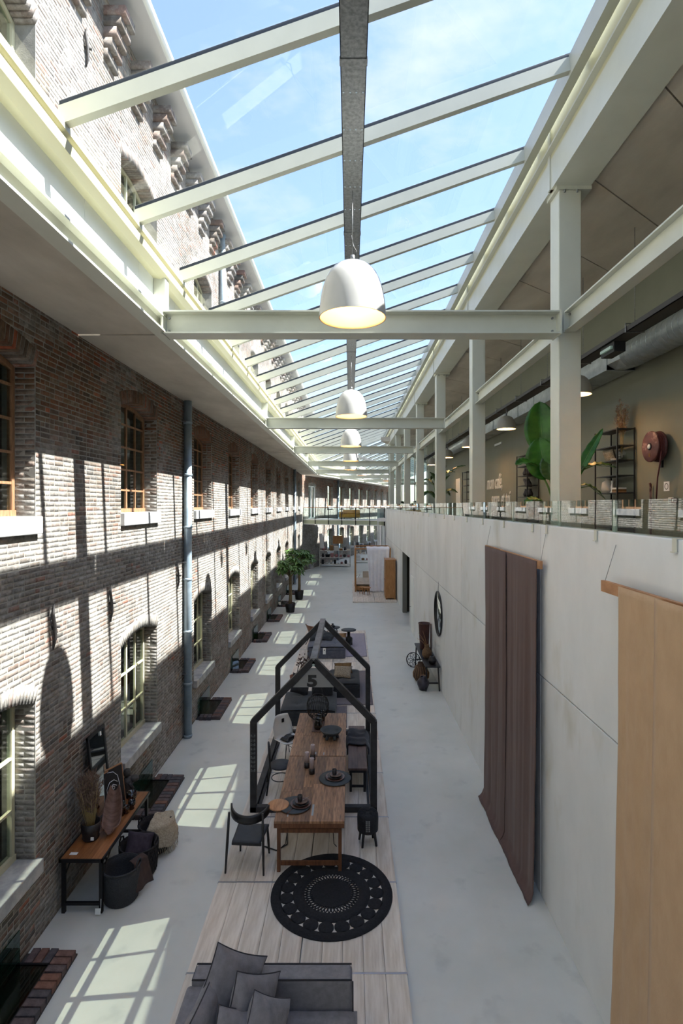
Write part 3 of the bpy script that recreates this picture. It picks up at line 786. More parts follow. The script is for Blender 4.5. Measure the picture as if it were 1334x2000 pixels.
for x in (xa, xb):
    B(x - s_ / 2, x + s_ / 2, ya, yb, .001, .1).build('sill_beam', BEAMB, HF, bevel=.006)
    sg = 1 if x == xa else -1
    B(x + sg * .09 - .02, x + sg * .09 + .02, ya + .06, yb - .06, .001, .05).build('inner_rail', BEAMB, HF)
MB().beam((xm, ya - .05, az - .0), (xm, yb + .05, az - .0), .12, .1).build('ridge_beam', M('lit grey timber', C(84, 86, 88), C(120, 122, 124), rough=.6, scale=5), HF, bevel=.006)  # ridge beam greyer than the frame: light on its top put into the colour
MB().tube([(xm, ya - .075, az - .07), (xm, ya - .055, az - .07)], .022, 10).build('bolt_head', M('green bolt', C(150, 170, 160), rough=.5), HF)
bw = .36
MB().prism([(xm - bw, ya - .03, az - .47), (xm + bw, ya - .03, az - .47), (xm + .06, ya - .03, az - .14), (xm - .06, ya - .03, az - .14)], (0, .02, 0)).build('number_board', M('grey board', C(132, 134, 134), rough=.6), HF)
def text_mesh(txt, size, ext, shear=0, bold=0):
    cu = bpy.data.curves.new('text', 'FONT'); cu.body = txt; cu.size = size; cu.extrude = ext; cu.align_x = 'LEFT'; cu.shear = shear; cu.offset = bold
    ob = bpy.data.objects.new('text', cu); COL.objects.link(ob); bpy.context.view_layer.update()
    me = bpy.data.meshes.new_from_object(ob.evaluated_get(bpy.context.evaluated_depsgraph_get())); bpy.data.objects.remove(ob)
    return me
me = text_mesh('5', .27, .004, 0, .012); me.materials.append(BLACKP)
o = inst(me, 'number', HF, (xm - .115, ya - .035, az - .45), (pi / 2, 0, 0), (1.35, 1, 1))
LATT = MB()
for k in range(9):
    z = .72 + k * .075
    for x in (-.03, .0, .03): LATT.box(xa + x - .009, xa + x + .009, ya - .059, ya - .0555, z, z + (.05 if x else .035))
LATT.build('worn_paint', M('worn paint', C(120, 124, 122), C(60, 62, 62), rough=.8, scale=30), HF, kind='stuff')

# ---------------------------------------------------------------- dining tables
TW = M('reclaimed table wood', C(104, 76, 55), C(158, 121, 90), rough=.55, scale=5, stretch=(5, .5, 1), objrand=.34, bump=.08, bscale=30, speck=(C(70, 58, 50), 7, .58, .75))
TF = M('table frame wood', C(84, 52, 32), C(120, 78, 50), rough=.55, scale=8, stretch=(4, 4, .6))
PEEL = M('peeled pale paint', C(150, 160, 164), rough=.7)
def folding_table(label, y0, y1):
    t = thing('folding_table', label, 'table', (-.60, y0, P), 0, 'reclaimed wood dining tables'); L_ = y1 - y0; h = .77
    n = 6; w = 1.03 / n; rng = random.Random(int(y0 * 10))
    cuts = [0]
    for k in range(n):
        c0 = -.515 + k * w; ww = w
        c = rng.uniform(.35, .7) * L_
        for a, b in ((0, c), (c, L_)):
            o = B(-ww / 2 + .001, ww / 2 - .001, -(b - a) / 2 + .001, (b - a) / 2 - .001, h - .035, h - rng.uniform(0, .003)).build('plank', TW, t)
            o.location = (c0 + ww / 2, (a + b) / 2, 0)
    for x in (-.5, .5): B(x - .015, x + .015, 0, L_, h - .1, h - .036).build('apron', TF, t)
    for yy in (.015, L_ - .015): B(-.485, .485, yy - .015, yy + .015, h - .1, h - .036).build('apron', TF, t)
    for yy in (.07, L_ - .07):
        for x in (-.45, .45): B(x - .025, x + .025, yy - .025, yy + .025, 0, h - .1).build('leg', TF, t)
        B(-.45, .45, yy - .015, yy + .015, .09, .15).build('stretcher', TF, t); B(-.45, .45, yy - .015, yy + .015, h - .2, h - .14).build('stretcher', TF, t)
        s = 1 if yy < 1 else -1
        for x in (-.4, .4): MB().tube([(x, yy, .36), (x * .9, yy + s * .05, .37), (x * .78, yy + s * .4, h - .04)], .006, 6).build('stay', DARKST, t)
    for (x, yy, ww, ll) in ((.02, .15, .03, .3), (-.34, .12, .02, .1)) if y0 < 8 else ((-.05, .06, .02, .09), (.1, .04, .02, .1)):
        B(x, x + ww, yy, yy + ll, h, h + .001).build('paint_trace', PEEL, t)
    return t
folding_table('near reclaimed wood folding table laid with two place settings', 7.92, 9.97)
folding_table('far reclaimed wood folding table carrying the dark footed bowl', 9.99, 12.04)
TT = P + .77 + .001

# ---------------------------------------------------------------- round braided rug
RUGM = M('black jute', C(16, 17, 21), C(32, 33, 38), rough=.95, scale=40, bump=.4, bscale=160)
rg = thing('round_rug', 'round black braided rug with openwork rings in front of the table', 'rug', (-.256, 7.53, P))
def annulus(r0, r1, h=.014, n=64):
    return MB().ring([(r0, 0), (r1, 0), (r1 + .002, h * .5), (r1 - .002, h), (r0 + .002, h), (r0 - .002, h * .5)], n)
MB().lathe([(.275, 0), (.275, .012), (.27, .014), (.0005, .014)], 48).build('centre', RUGM, rg)
lm = MB(); n = 46
for k in range(n):
    for sgn in (1, -1):
        a = 2 * pi * k / n; b = a + sgn * 2 * pi / n
        lm.tube([(.27 * cos(a), .27 * sin(a), .007), (.385 * cos(b), .385 * sin(b), .007)], .0075, 5)
lm.build('lattice', RUGM, rg, kind='stuff')
annulus(.38, .535).build('inner_ring', RUGM, rg)
nd = 19; rc = .625
dm = MB().lathe([(.1, 0), (.1, .012), (.097, .014), (.0005, .014)], 24).mesh('braided_disc'); dm.materials.append(RUGM)
for k in range(nd): inst(dm, 'braided_disc', rg, (rc * cos(2 * pi * k / nd), rc * sin(2 * pi * k / nd), 0))
annulus(.705, .84).build('outer_ring', RUGM, rg)

# ---------------------------------------------------------------- chairs, stool, bench
BLK = M('black lacquer wood', C(18, 18, 20), C(28, 28, 30), rough=.42, scale=10)
SEATB = M('dark blue grey seat', C(42, 46, 52), C(54, 58, 64), rough=.6, scale=8)
t = thing('armchair', 'black wooden armchair with curved back rail at the near left table corner', 'chair', (-1.51, 8.18, P), radians(-4))
for (x, yy, tx, ty, h) in ((-.3, -.26, -.26, -.2, .86), (.27, -.27, .24, -.2, .86), (-.22, .26, -.2, .22, .43), (.24, .24, .22, .2, .43)):
    MB().tube([(x, yy, 0), ((x * .5 + tx * .5), (yy + ty) / 2, h * .5), (tx, ty, h)], [.014, .021, .017], 8).build('leg', BLK, t)
def rail(u, v):
    a = pi * (1.06 + .88 * u); r = .29; z = .70 + .12 * v + .1 * abs(u - .5) ** 2 * 4 * .6
    return (r * cos(a) * 1.0, .06 + r * .95 * sin(a), z)
MB().grid(rail, 18, 3).build('back_rail', BLK, t, solid=.028)
MB().grid(lambda u, v: ((u - .5) * .48 * (1 - .12 * (1 - v)), (v - .5) * .46, .44 - .03 * sin(pi * u) * sin(pi * v)), 10, 10).build('seat', SEATB, t, solid=.03)
for yy in (-.2, .2): B(-.22, .22, yy - .012, yy + .012, .385, .42).build('seat_rail', BLK, t)

WHT = M('white shell plastic', C(214, 214, 208), rough=.4)
t = thing('shell_chair', 'white shell chair with wire legs and black pattern behind the table', 'chair', (-1.33, 11.5, P), radians(-138))
def shell(u, v):
    a = (u - .5) * 2
    if v < .5:
        k = v / .5; return (a * .23 * (1 + .05 * k), .22 - .42 * k, .45 - .04 * (1 - a * a) + .05 * (1 - k) * 0)
    k = (v - .5) / .5; w = .23 * (1.04 - .32 * max(0, k - .55) / .45)
    return (a * w, -.2 - .05 * sin(k * pi / 2) - .04 * k + .07 * a * a, .45 - .04 * (1 - a * a) * (1 - k) + .42 * k)
MB().grid(shell, 14, 18).build('shell', WHT, t, solid=.012)
for x, yy in ((-.2, .2), (.2, .2), (-.2, -.22), (.2, -.22)): MB().tube([(x * 1.15, yy * 1.15, 0), (x * .45, yy * .45, .41)], .009, 6).build('leg', BLK, t)
wm = MB()
for a, b in (((-.2, .2), (.2, -.22)), ((.2, .2), (-.2, -.22)), ((-.2, .2), (.2, .2)), ((-.2, -.22), (.2, -.22))): wm.tube([(a[0], a[1], .15), (b[0] * .5, b[1] * .5, .38)], .005, 5)
wm.build('wire_brace', BLK, t)
o = pillow(.3, .22, .09, .05, .03, 3).build('seat_cushion', BLK, t); o.location = (0, .02, .46); o.rotation_euler = (pi / 2, 0, .3)
B(-.08, -.02, -.245, -.235, .70, .78).build('print_mark', BLK, t)

t = thing('bentwood_chair', 'black bentwood chair with hooped back at the left table side', 'chair', (-1.32, 10.3, P), radians(-82))
hoop = [(.2 * cos(pi * (1 - k / 14)), -.2 - .03 * sin(pi * k / 14), .47 + (.42 if True else 0) * sin(pi * k / 14) ** .7) for k in range(15)]
MB().tube([(-.21, -.26, 0)] + hoop + [(.21, -.26, 0)], .016, 8).build('back_hoop', BLK, t)
MB().tube([(.12 * cos(pi * (1 - k / 10)), -.2, .47 + .32 * sin(pi * k / 10) ** .7) for k in range(11)], .012, 8).build('inner_hoop', BLK, t)
for x in (-.17, .17): MB().tube([(x * 1.15, .22, 0), (x, .17, .45)], [.013, .018], 8).build('leg', BLK, t)
MB().lathe([(.0005, .44), (.2, .44), (.215, .455), (.21, .475), (.0005, .47)], 24).build('seat', SEATB, t)
MB().tube([(.17 * cos(a * pi / 12), .17 * sin(a * pi / 12), .22) for a in range(24)], .009, 6, True).build('stretcher_ring', BLK, t)

RAT = M('black woven rattan', C(14, 14, 17), C(34, 36, 42), rough=.7, scale=50, bump=.6, bscale=120)
t = thing('woven_stool', 'round black woven stool with stubby legs right of the table', 'stool', (.28, 8.66, P))
MB().lathe([(.14, .2), (.165, .22), (.17, .4), (.165, .47), (.15, .495), (.13, .5), (.0005, .49)], 24).build('drum', RAT, t)
sp = MB()
for k in range(24): sp.tube([(.03 * cos(k * pi / 12), .03 * sin(k * pi / 12), .5), (.145 * cos(k * pi / 12), .145 * sin(k * pi / 12), .5)], .006, 4)
sp.build('top_weave', RAT, t, kind='stuff')
gp = MB()
for k in range(3):
    for j in range(6): gp.box(-.035 + k * .025, -.02 + k * .025, -.173, -.168, .27 + j * .03, .29 + j * .03)
gp.build('woven_openings', M('pale gap', C(150, 150, 146), rough=.9), t, kind='stuff')
for k in range(4):
    a = pi / 4 + k * pi / 2 + .2; MB().tube([(.16 * cos(a), .16 * sin(a), 0), (.12 * cos(a), .12 * sin(a), .23)], [.018, .024], 8).build('leg', BLK, t)

BW = M('dark bench wood', C(70, 52, 48), C(100, 78, 70), rough=.55, scale=6, stretch=(4, .5, 1), objrand=.1)
t = thing('bench', 'dark wooden bench on the right side of the dining table', 'bench', (.14, 10.15, P))
for k in range(2): B(-.18 + k * .18 + .001, k * .18 - .001, 0, 1.95, .42, .46).build('plank', BW, t)
for yy in (.06, 1.89):
    for x in (-.13, .13): B(x - .022, x + .022, yy - .022, yy + .022, 0, .42).build('leg', BLK, t)
    B(-.13, .13, yy - .012, yy + .012, .08, .12).build('stretcher', BLK, t)
B(-.16, .16, .02, 1.93, .37, .42).build('apron', BLK, t)
NAVY = M('dark navy knit', C(20, 22, 30), C(34, 37, 48), rough=.95, scale=30, bump=.3, bscale=90, sheen=.2)
def drape(u, v):
    x = (u - .5) * .62; s = abs(x); z = .475 if s < .17 else .475 - (s - .17) * 1.6
    z += .025 * mnoise.noise(Vector((u * 4, v * 5, 1)))
    return ((max(-.2, min(.24, x)) + .02 * sin(v * 9), .95 + v * .75 + .03 * sin(u * 8), z + .02))
o = MB().grid(drape, 22, 22).build('throw_blanket', NAVY, None, solid=.02); o.location = (.14, 10.15, P); tag(o, 'dark navy throw draped over the far part of the bench', 'blanket')

# ---------------------------------------------------------------- table ware
CER = M('black ceramic', C(24, 22, 24), C(38, 34, 36), rough=.45, scale=18)
BRC = M('brown glazed ceramic', C(70, 46, 38), C(104, 72, 58), rough=.35, scale=9)
DKW = M('dark slate tray', C(44, 51, 56), C(58, 65, 70), rough=.6, scale=7)
LTW = M('pale acacia wood', C(150, 104, 68), C(186, 138, 96), rough=.5, scale=6, stretch=(5, .7, 1))
def plate(r, h=.018): return MB().lathe([(r * .6, 0), (r * .75, .003), (r, h), (r - .006, h + .002), (r * .72, .009), (.0005, .008)], 32)
def setting(x, y, base, pl, where, base_lbl, r0):
    o = base.build('serving_tray', DKW if r0 > .2 else DKW, None); o.location = (x, y, TT); tag(o, base_lbl, 'tray')
    z = TT + .024
    o = plate(.165).build('plate', BRC); o.location = (x + pl[0], y + pl[1], z); tag(o, 'large brown dinner plate on the tray %s' % where, 'plate', 'dinner plates')
    o = plate(.125).build('plate', CER); o.location = (x + pl[0], y + pl[1], z + .019); tag(o, 'medium dark plate stacked on the dinner plate %s' % where, 'plate', 'dinner plates')
    o = plate(.10).build('plate', BRC); o.location = (x + pl[0] + .01, y + pl[1], z + .038); tag(o, 'small glazed plate topping the stack %s' % where, 'plate', 'dinner plates')
    o = MB().lathe([(.0005, 0), (.034, 0), (.037, .01), (.039, .085), (.035, .085), (.033, .012), (.0005, .012)], 20).build('cup', CER); o.location = (x + pl[0] - .01, y + pl[1] - .01, z + .058); tag(o, 'black handleless cup on the plates %s' % where, 'cup')
    k = thing('spoon', 'small silver spoon resting on the plates %s' % where, 'spoon', (x + pl[0] + .05, y + pl[1] + .01, z + .066), .5)
    MB().tube([(0, 0, .004), (.09, .02, .01)], .004, 6).build('stem', GALV, k); MB().lathe([(.0005, 0), (.014, .004), (.012, .006), (.0005, .004)], 12, (-.012, -.003, 0), sy=.7).build('spoon_bowl', GALV, k)
    B(-.03, .03, -.01, .01, 0, .002).build('price_tag', WPANEL, o)
setting(-.255, 9.15, MB().lathe([(.0005, 0), (.24, 0), (.27, .014), (.262, .022), (.0005, .02)], 40), (.0, .0), 'by the candles', 'round black serving tray near the candles', .27)
setting(-.85, 8.33, MB().lathe([(.0005, 0), (.22, 0), (.25, .014), (.242, .022), (.0005, .02)], 40), (.09, .0), 'at the table corner', 'round dark slate tray near the table corner', .25)
t = thing('serving_board', 'round pale wooden board overhanging the left table edge', 'serving board', (-1.10, 8.32, TT))
MB().lathe([(.0005, 0), (.15, 0), (.165, .012), (.165, .024), (.15, .03), (.0005, .022)], 32).build('board', LTW, t)
o = MB().tube([(-.94, 8.1, TT + .012), (-.90, 8.16, TT + .014), (-.87, 8.22, TT + .014)], [.018, .012, .012], 8).build('wooden_spoon_handle', M('brown handle', C(74, 48, 40), rough=.5)); tag(o, 'brown wooden spoon handle sticking out from the corner setting', 'spoon')
for i, (x, y, lb) in enumerate(((-.68, 9.85, 'rear'), (-.76, 9.55, 'left'), (-.66, 9.33, 'front'))):
    t = thing('candle', 'tall mauve grey pillar candle, %s of the three on the table' % lb, 'candle', (x, y, TT), 0, 'pillar candles')
    MB().lathe([(.0005, 0), (.05, 0), (.05, .09), (.0005, .09)], 20).build('holder', CER, t)
    MB().lathe([(.0005, .091), (.04, .091), (.041, .262), (.036, .268), (.0005, .26)], 20).build('wax', M('mauve wax', C(168, 152, 150), C(180, 164, 162), rough=.5), t)
    MB().tube([(0, 0, .26), (.002, 0, .278)], .002, 5).build('wick', BLACKP, t)
t = thing('footed_bowl', 'dark grey wooden bowl on stubby feet on the far table', 'bowl', (-.38, 10.75, TT))
MB().lathe([(.0005, .06), (.1, .065), (.17, .11), (.215, .17), (.2, .175), (.15, .12), (.08, .09), (.0005, .085)], 36).build('bowl', DKW, t)
for k in range(5): a = k * 2 * pi / 5 + .3; MB().tube([(.14 * cos(a), .14 * sin(a), 0), (.1 * cos(a), .1 * sin(a), .09)], [.03, .035], 8).build('foot', DKW, t)
AMB = glass_mat('amber glass', (.38, .16, .06, 1), 1.6, extra=.05)
SMK = glass_mat('smoke glass', (.16, .10, .07, 1), 1.6, extra=.05)
for i, (x, y, lb) in enumerate(((-.66, 11.15, 'front'), (-.66, 11.36, 'middle'), (-.62, 11.58, 'rear'))):
    o = MB().lathe([(.0005, 0), (.07, .0), (.085, .03), (.08, .12), (.06, .16), (.075, .2), (.07, .2), (.055, .16), (.074, .12), (.078, .03), (.0005, .012)], 20).build('glass_vase', SMK); o.location = (x, y, TT + .02)
    tag(o, 'dark brown glass vase on the wooden tray, %s of three' % lb, 'vase', 'brown vases in a row')
o = B(-.78, -.54, 11.02, 11.72, TT, TT + .018).build('wooden_tray', BW, None, bevel=.004); tag(o, 'slim wooden tray under the brown glass vases', 'tray')
t = thing('wire_lantern', 'black wire cage lantern at the far end of the table', 'lantern', (-.70, 11.72, TT))
n = 30
cg_ = MB()
for k in range(n):
    a = 2 * pi * k / n; MB().tube([(r * cos(a), r * sin(a), z) for r, z in ((.12, .02), (.2, .1), (.235, .22), (.235, .34), (.2, .44), (.12, .5))], .0065, 5).build('wire', BLK, t)
for r, z in ((.12, .02), (.235, .28), (.12, .5)): MB().tube([(r * cos(k * pi / 14), r * sin(k * pi / 14), z) for k in range(28)], .006, 6, True).build('hoop', BLK, t)
MB().tube([(.12 * cos(k * pi / 10), 0, .5 + .2 * sin(k * pi / 10)) for k in range(11)], .006, 6).build('handle', BLK, t)
o = MB().tube([(-1.35, 8.55, P + .01), (-1.15, 8.45, P + .01), (-1.0, 8.6, P + .01), (-1.05, 9.0, P + .01), (-1.2, 9.3, P + .01)], .01, 6).build('cable', BLK); tag(o, 'black cable curling on the planks under the near table', 'cable')
# ---------------------------------------------------------------- grey sofa in the foreground
SOFA = M('charcoal linen', C(112, 110, 113), C(128, 126, 129), rough=.95, scale=14, bump=.25, bscale=130, sheen=.15)
SEAM = M('charcoal seam', C(54, 53, 56), rough=.9)
t = thing('sofa', 'charcoal grey slipcovered sofa in the foreground', 'sofa', (0, 0, P))
def soft(x0, x1, y0, y1, z0, z1, r=.03): return B(x0, x1, y0, y1, z0, z1), r
for nm, bx in (('base', (-1.58, .02, 4.2, 5.5, .04, .26)), ('backrest', (-1.58, .02, 5.38, 5.58, .04, .68)), ('arm', (-1.62, -1.42, 4.2, 5.4, .04, .62))):
    last_ = B(*bx).build(nm, SOFA, t, bevel=.035, seg=4)
    if nm == 'backrest': bk_ = last_
def cush(x0, x1, y0, y1, z0, z1):
    def fn(sd):
        def f(u, v):
            a, b = 2 * u - 1, 2 * v - 1; e = max(0, (1 - a ** 8) * (1 - b ** 8)) ** .4
            return ((x0 + x1) / 2 + a * (x1 - x0) / 2, (y0 + y1) / 2 + b * (y1 - y0) / 2, (z0 + z1) / 2 + sd * (z1 - z0) / 2 * e + .012 * e * mnoise.noise(Vector((a * 2, b * 2, sd))))
        return f
    m = MB(); m.grid(fn(1), 18, 14); m.grid(lambda u, v: fn(-1)(1 - u, v), 18, 14); return m
cush(-1.44, -.69, 4.2, 5.4, .24, .42).build('seat_cushion', SOFA, t); cush(-.69, .07, 4.15, 5.42, .24, .43).build('seat_cushion', SOFA, t)
MB().tube([(-1.57, 5.385, .675), (.015, 5.385, .675), (.015, 5.575, .675), (-1.57, 5.575, .675)], .008, 6, True).build('piping', SEAM, bk_)
MB().tube([(.025, 5.375, .67), (.028, 5.37, .1)], .008, 6).build('piping', SEAM, bk_)
for x, yy in ((-1.5, 4.4), (-.05, 4.4), (-1.5, 5.45), (-.05, 5.45)): B(x - .03, x + .03, yy - .03, yy + .03, 0, .05).build('foot', BLK, t)
def scatter(name, label, w, h, th, loc, rot, mat, seam=None, group=None, pinch=.09, seed=0, cat='cushion'):
    tt = thing(name, label, cat, loc, 0, group); tt.rotation_euler = rot
    cv_ = pillow(w, h, th, pinch, .05 * min(w, h), seed, 16).build('cover', mat, tt)
    mk = pillow_fn(w, h, th, pinch); e = []
    for (u0, v0, u1, v1) in ((0, 0, 1, 0), (1, 0, 1, 1), (1, 1, 0, 1), (0, 1, 0, 0)):
        for k in range(8): e.append(mk(1)(u0 + (u1 - u0) * k / 8, v0 + (v1 - v0) * k / 8))
    MB().tube(e, .006 if w > .5 else .004, 5, True).build('piping', seam or SEAM, cv_)
    return tt
scatter('cushion', 'large charcoal cushion standing along the left sofa arm', .72, .62, .2, (-1.33, 5.0, .69), (radians(0), radians(-8), radians(78)), SOFA, seed=1)
scatter('cushion', 'charcoal cushion rising highest against the sofa back', .64, .64, .2, (-1.16, 5.2, .80), (radians(-16), radians(36), radians(34)), SOFA, seed=2)
scatter('cushion', 'charcoal cushion third from the left, leaning rightwards', .56, .56, .18, (-.93, 5.08, .73), (radians(-14), radians(30), radians(42)), SOFA, seed=3)
scatter('cushion', 'rightmost charcoal cushion on the sofa, dented', .5, .5, .2, (-.78, 4.93, .68), (radians(-20), radians(38), radians(40)), SOFA, seed=4)
scatter('cushion', 'front charcoal cushion low on the sofa seat', .52, .5, .2, (-1.02, 4.82, .66), (radians(-26), radians(30), radians(32)), SOFA, seed=5)

# ---------------------------------------------------------------- lounge blocks behind the dining table
UPH = M('dark slate upholstery', C(44, 48, 52), C(56, 60, 64), rough=.9, scale=10, bump=.15, bscale=90, sheen=.15)
UPH2 = M('black upholstery', C(28, 30, 33), C(38, 40, 44), rough=.9, scale=10, bump=.15, bscale=90, sheen=.15)
UPH3 = M('blue grey upholstery', C(76, 80, 92), C(92, 96, 108), rough=.9, scale=10, bump=.15, bscale=90, sheen=.15)
def block(label, x0, x1, y0, y1, h, mat, tufts=2):
    t = thing('ottoman', label, 'ottoman', ((x0 + x1) / 2, (y0 + y1) / 2, P), 0, 'upholstered blocks'); w, d = (x1 - x0) / 2, (y1 - y0) / 2
    B(-w, w, -d, d, 0, h * .62).build('base', mat, t, bevel=.02, seg=3)
    def top(u, v):
        a, b = 2 * u - 1, 2 * v - 1; z = h - .04 * (a ** 8 + b ** 8) / 1
        for i in range(tufts):
            for j in range(tufts):
                px_, py_ = (-.45 + .9 * i), (-.45 + .9 * j); z -= .035 * math.exp(-((a - px_) ** 2 + (b - py_) ** 2) * 30)
        return (a * w, b * d, z)
    m = MB().grid(top, 24, 24); me_ = m.build('seat_pad', mat, t, solid=.0)
    B(-w, w, -d, d, h * .62, h - .085).build('pad_side', mat, t, bevel=.015)
    for i in range(tufts):
        for j in range(tufts): MB().lathe([(.018, 0), (.014, .008), (.0005, .01)], 10, ((-.45 + .9 * i) * w, (-.45 + .9 * j) * d, h - .035)).build('button', SEAM, me_)
    return t
block('dark slate tufted block behind the far end of the dining table', -1.70, -.36, 13.2, 14.55, .44, UPH)
block('black tufted block with two cushions, right of the slate one', -.62, .27, 15.1, 16.4, .46, UPH2)
t = block('blue grey tufted block with price sign at the back of the platform', -1.5, -.17, 19.0, 20.4, .46, UPH3)
B(-.12, -.02, -.72, -.705, .16, .38).build('price_sign', WPANEL, t); B(-.085, -.055, -.724, -.72, .28, .33).build('sign_mark', BLACKP, t)
MUS = M('mustard brown velvet', C(92, 66, 30), C(116, 86, 44), rough=.85, scale=12); TAN = M('tan cover', C(140, 106, 72), C(160, 124, 88), rough=.85, scale=12)
NAT = M('cream woven cover', C(164, 152, 130), C(110, 98, 84), rough=.95, scale=40, bump=.4, bscale=80)
scatter('cushion', 'mustard brown cushion lying on the black block', .52, .42, .16, (-.2, 16.05, .62), (radians(-60), 0, .1), MUS, group='lounge cushions')
scatter('cushion', 'cream and black woven cushion on the black block', .52, .42, .15, (-.22, 15.62, .64), (radians(-55), 0, -.12), NAT, group='lounge cushions', seed=5)
scatter('cushion', 'black cushion leaning on the dark slate block', .55, .5, .18, (-1.3, 14.2, .74), (radians(-28), radians(25), .5), UPH2, group='lounge cushions', seed=7)
scatter('cushion', 'dark grey cushion lying left on the blue grey block', .6, .5, .16, (-1.2, 19.9, .66), (radians(-55), 0, .15), UPH, group='lounge cushions', seed=8)
scatter('cushion', 'small dark grey cushion in the middle of the blue grey block', .46, .42, .14, (-.82, 19.85, .64), (radians(-60), .3, -.3), UPH, group='lounge cushions', seed=9)
o = scatter('floor_cushion', 'tan floor cushion behind the blue grey block', .55, .5, .2, (-.42, 20.65, .34), (radians(-35), 0, 0), TAN, group='lounge cushions', seed=10)
t = thing('lounge_chair', 'tan leather sling chair behind the house frame apex', 'chair', (-1.3, 21.2, P), radians(160))
def sling(u, v):
    a = u * 2 - 1; return (a * .34 * (1 - .1 * v), -.35 + .75 * v, .36 - .22 * sin(pi * min(1, v * 1.1)) * .6 + .55 * max(0, v - .35) + .06 * a * a)
MB().grid(sling, 10, 16).build('sling', M('tan leather', C(134, 84, 52), C(158, 106, 70), rough=.5, scale=8), t, solid=.014)
for x in (-.3, .3):
    MB().tube([(x, -.35, 0), (x, .38, .8)], .012, 8).build('frame_rod', BLK, t); MB().tube([(x, .4, 0), (x, -.38, .42)], .012, 8).build('frame_rod', BLK, t)
RUGL = M('lilac wool rug', C(150, 144, 156), C(166, 160, 172), rough=.98, scale=30, bump=.3, bscale=120)
RUGG = M('mauve grey rug', C(104, 98, 102), C(126, 118, 120), rough=.98, scale=50, bump=.3, bscale=140)
for nm, lb, bx, mt in (('area_rug', 'lilac grey rug at the back right of the platform', (-.95, .6, 19.25, 22.7), RUGL), ('area_rug', 'mauve grey rug under the black block', (-.9, .62, 14.6, 17.6), RUGG), ('area_rug', 'small mauve rug beside the dark slate block', (-1.0, -.08, 13.1, 14.5), RUGG)):
    h = .012 if 'small' not in lb else .02
    def rugf(u, v, bx=bx, h=h): return (bx[0] + (bx[1] - bx[0]) * u, bx[2] + (bx[3] - bx[2]) * v, P + h + .003 * mnoise.noise(Vector((u * 6, v * 6, 0))))
    o = MB().grid(rugf, 20, 24).build(nm, mt, None, solid=.012); tag(o, lb, 'rug')
t = thing('side_table', 'round black side table on three legs with a small dark object', 'table', (-.68, 21.6, P))
MB().lathe([(.0005, .5), (.27, .5), (.28, .51), (.28, .525), (.0005, .525)], 28).build('top', DKW, t)
for k in range(3): a = k * 2.09 + .4; MB().tube([(.23 * cos(a), .23 * sin(a), 0), (.14 * cos(a), .14 * sin(a), .5)], [.014, .02], 8).build('leg', BLK, t)
o = MB().lathe([(.0005, 0), (.09, .0), (.11, .04), (.07, .08), (.03, .1), (.05, .14), (.0005, .15)], 10, (-.70, 21.6, P + .526)).build('ornament', BLK); tag(o, 'small dark ornament on the three legged side table', 'ornament')
t = thing('pedestal_table', 'round black pedestal table at the back right', 'table', (-.06, 20.9, P))
MB().lathe([(.0005, .56), (.28, .56), (.29, .57), (.29, .585), (.0005, .585)], 30).build('top', DKW, t)
MB().lathe([(.0005, 0), (.14, 0), (.15, .02), (.15, .26), (.12, .3), (.06, .33), (.055, .56), (.0005, .56)], 24).build('pedestal', BLK, t)
t = thing('tote_bag', 'black tote bag with rope handles beside the black block', 'bag', (-.78, 15.75, P), .1)
MB().lathe([(.0005, 0), (.22, 0), (.25, .05), (.26, .4), (.25, .42), (.235, .4), (.2, .06), (.0005, .05)], 22, sy=.75).build('body', RAT, t)
for yy in (-.15, .15): MB().tube([(.13 * cos(pi * k / 10), yy, .4 + .22 * sin(pi * k / 10)) for k in range(11)], .009, 6).build('handle', BLK, t)
t = thing('storage_box', 'black storage box standing on the dark slate block', 'box', (-.72, 14.25, P + .455))
B(-.27, .27, -.2, .2, 0, .32).build('body', UPH2, t, bevel=.02); MB().tube([(-.2, -.21, .3), (0, -.26, .22), (.2, -.21, .3)], .008, 6).build('cord', BLK, t)
TERRA = M('terracotta', C(104, 62, 44), C(128, 82, 60), rough=.8, scale=9)
t = thing('berry_branches', 'dry berry branches in a terracotta pot left of the lounge', 'plant', (-1.62, 16.3, P))
MB().lathe([(.0005, 0), (.13, 0), (.19, .2), (.2, .26), (.18, .26), (.16, .2), (.0005, .18)], 20).build('pot', TERRA, t)
br = MB(); be = MB(); rng = random.Random(5)
for k in range(9):
    a = rng.uniform(-.6, 1.2); p0 = Vector((0, 0, .2)); p1 = Vector((.25 * cos(a) * rng.uniform(.3, 1), .2 * sin(a), .55)); p2 = p1 + Vector((rng.uniform(.0, .3), rng.uniform(-.15, .15), rng.uniform(.15, .35)))
    br.tube([p0, p1, p2], [.008, .006, .003], 5)
    for j in range(9):
        q = p1.lerp(p2, rng.uniform(.2, 1.1)) + Vector((rng.uniform(-.09, .09), rng.uniform(-.09, .09), rng.uniform(-.08, .08))); be.lathe([(.0005, -.022), (.02, -.01), (.022, .008), (.0005, .024)], 6, q)
br.build('twigs', M('twig', C(64, 48, 36), rough=.9), t, kind='stuff'); be.build('berries', M('dark berry', C(58, 40, 36), C(84, 60, 48), rough=.6, scale=20), t, kind='stuff')

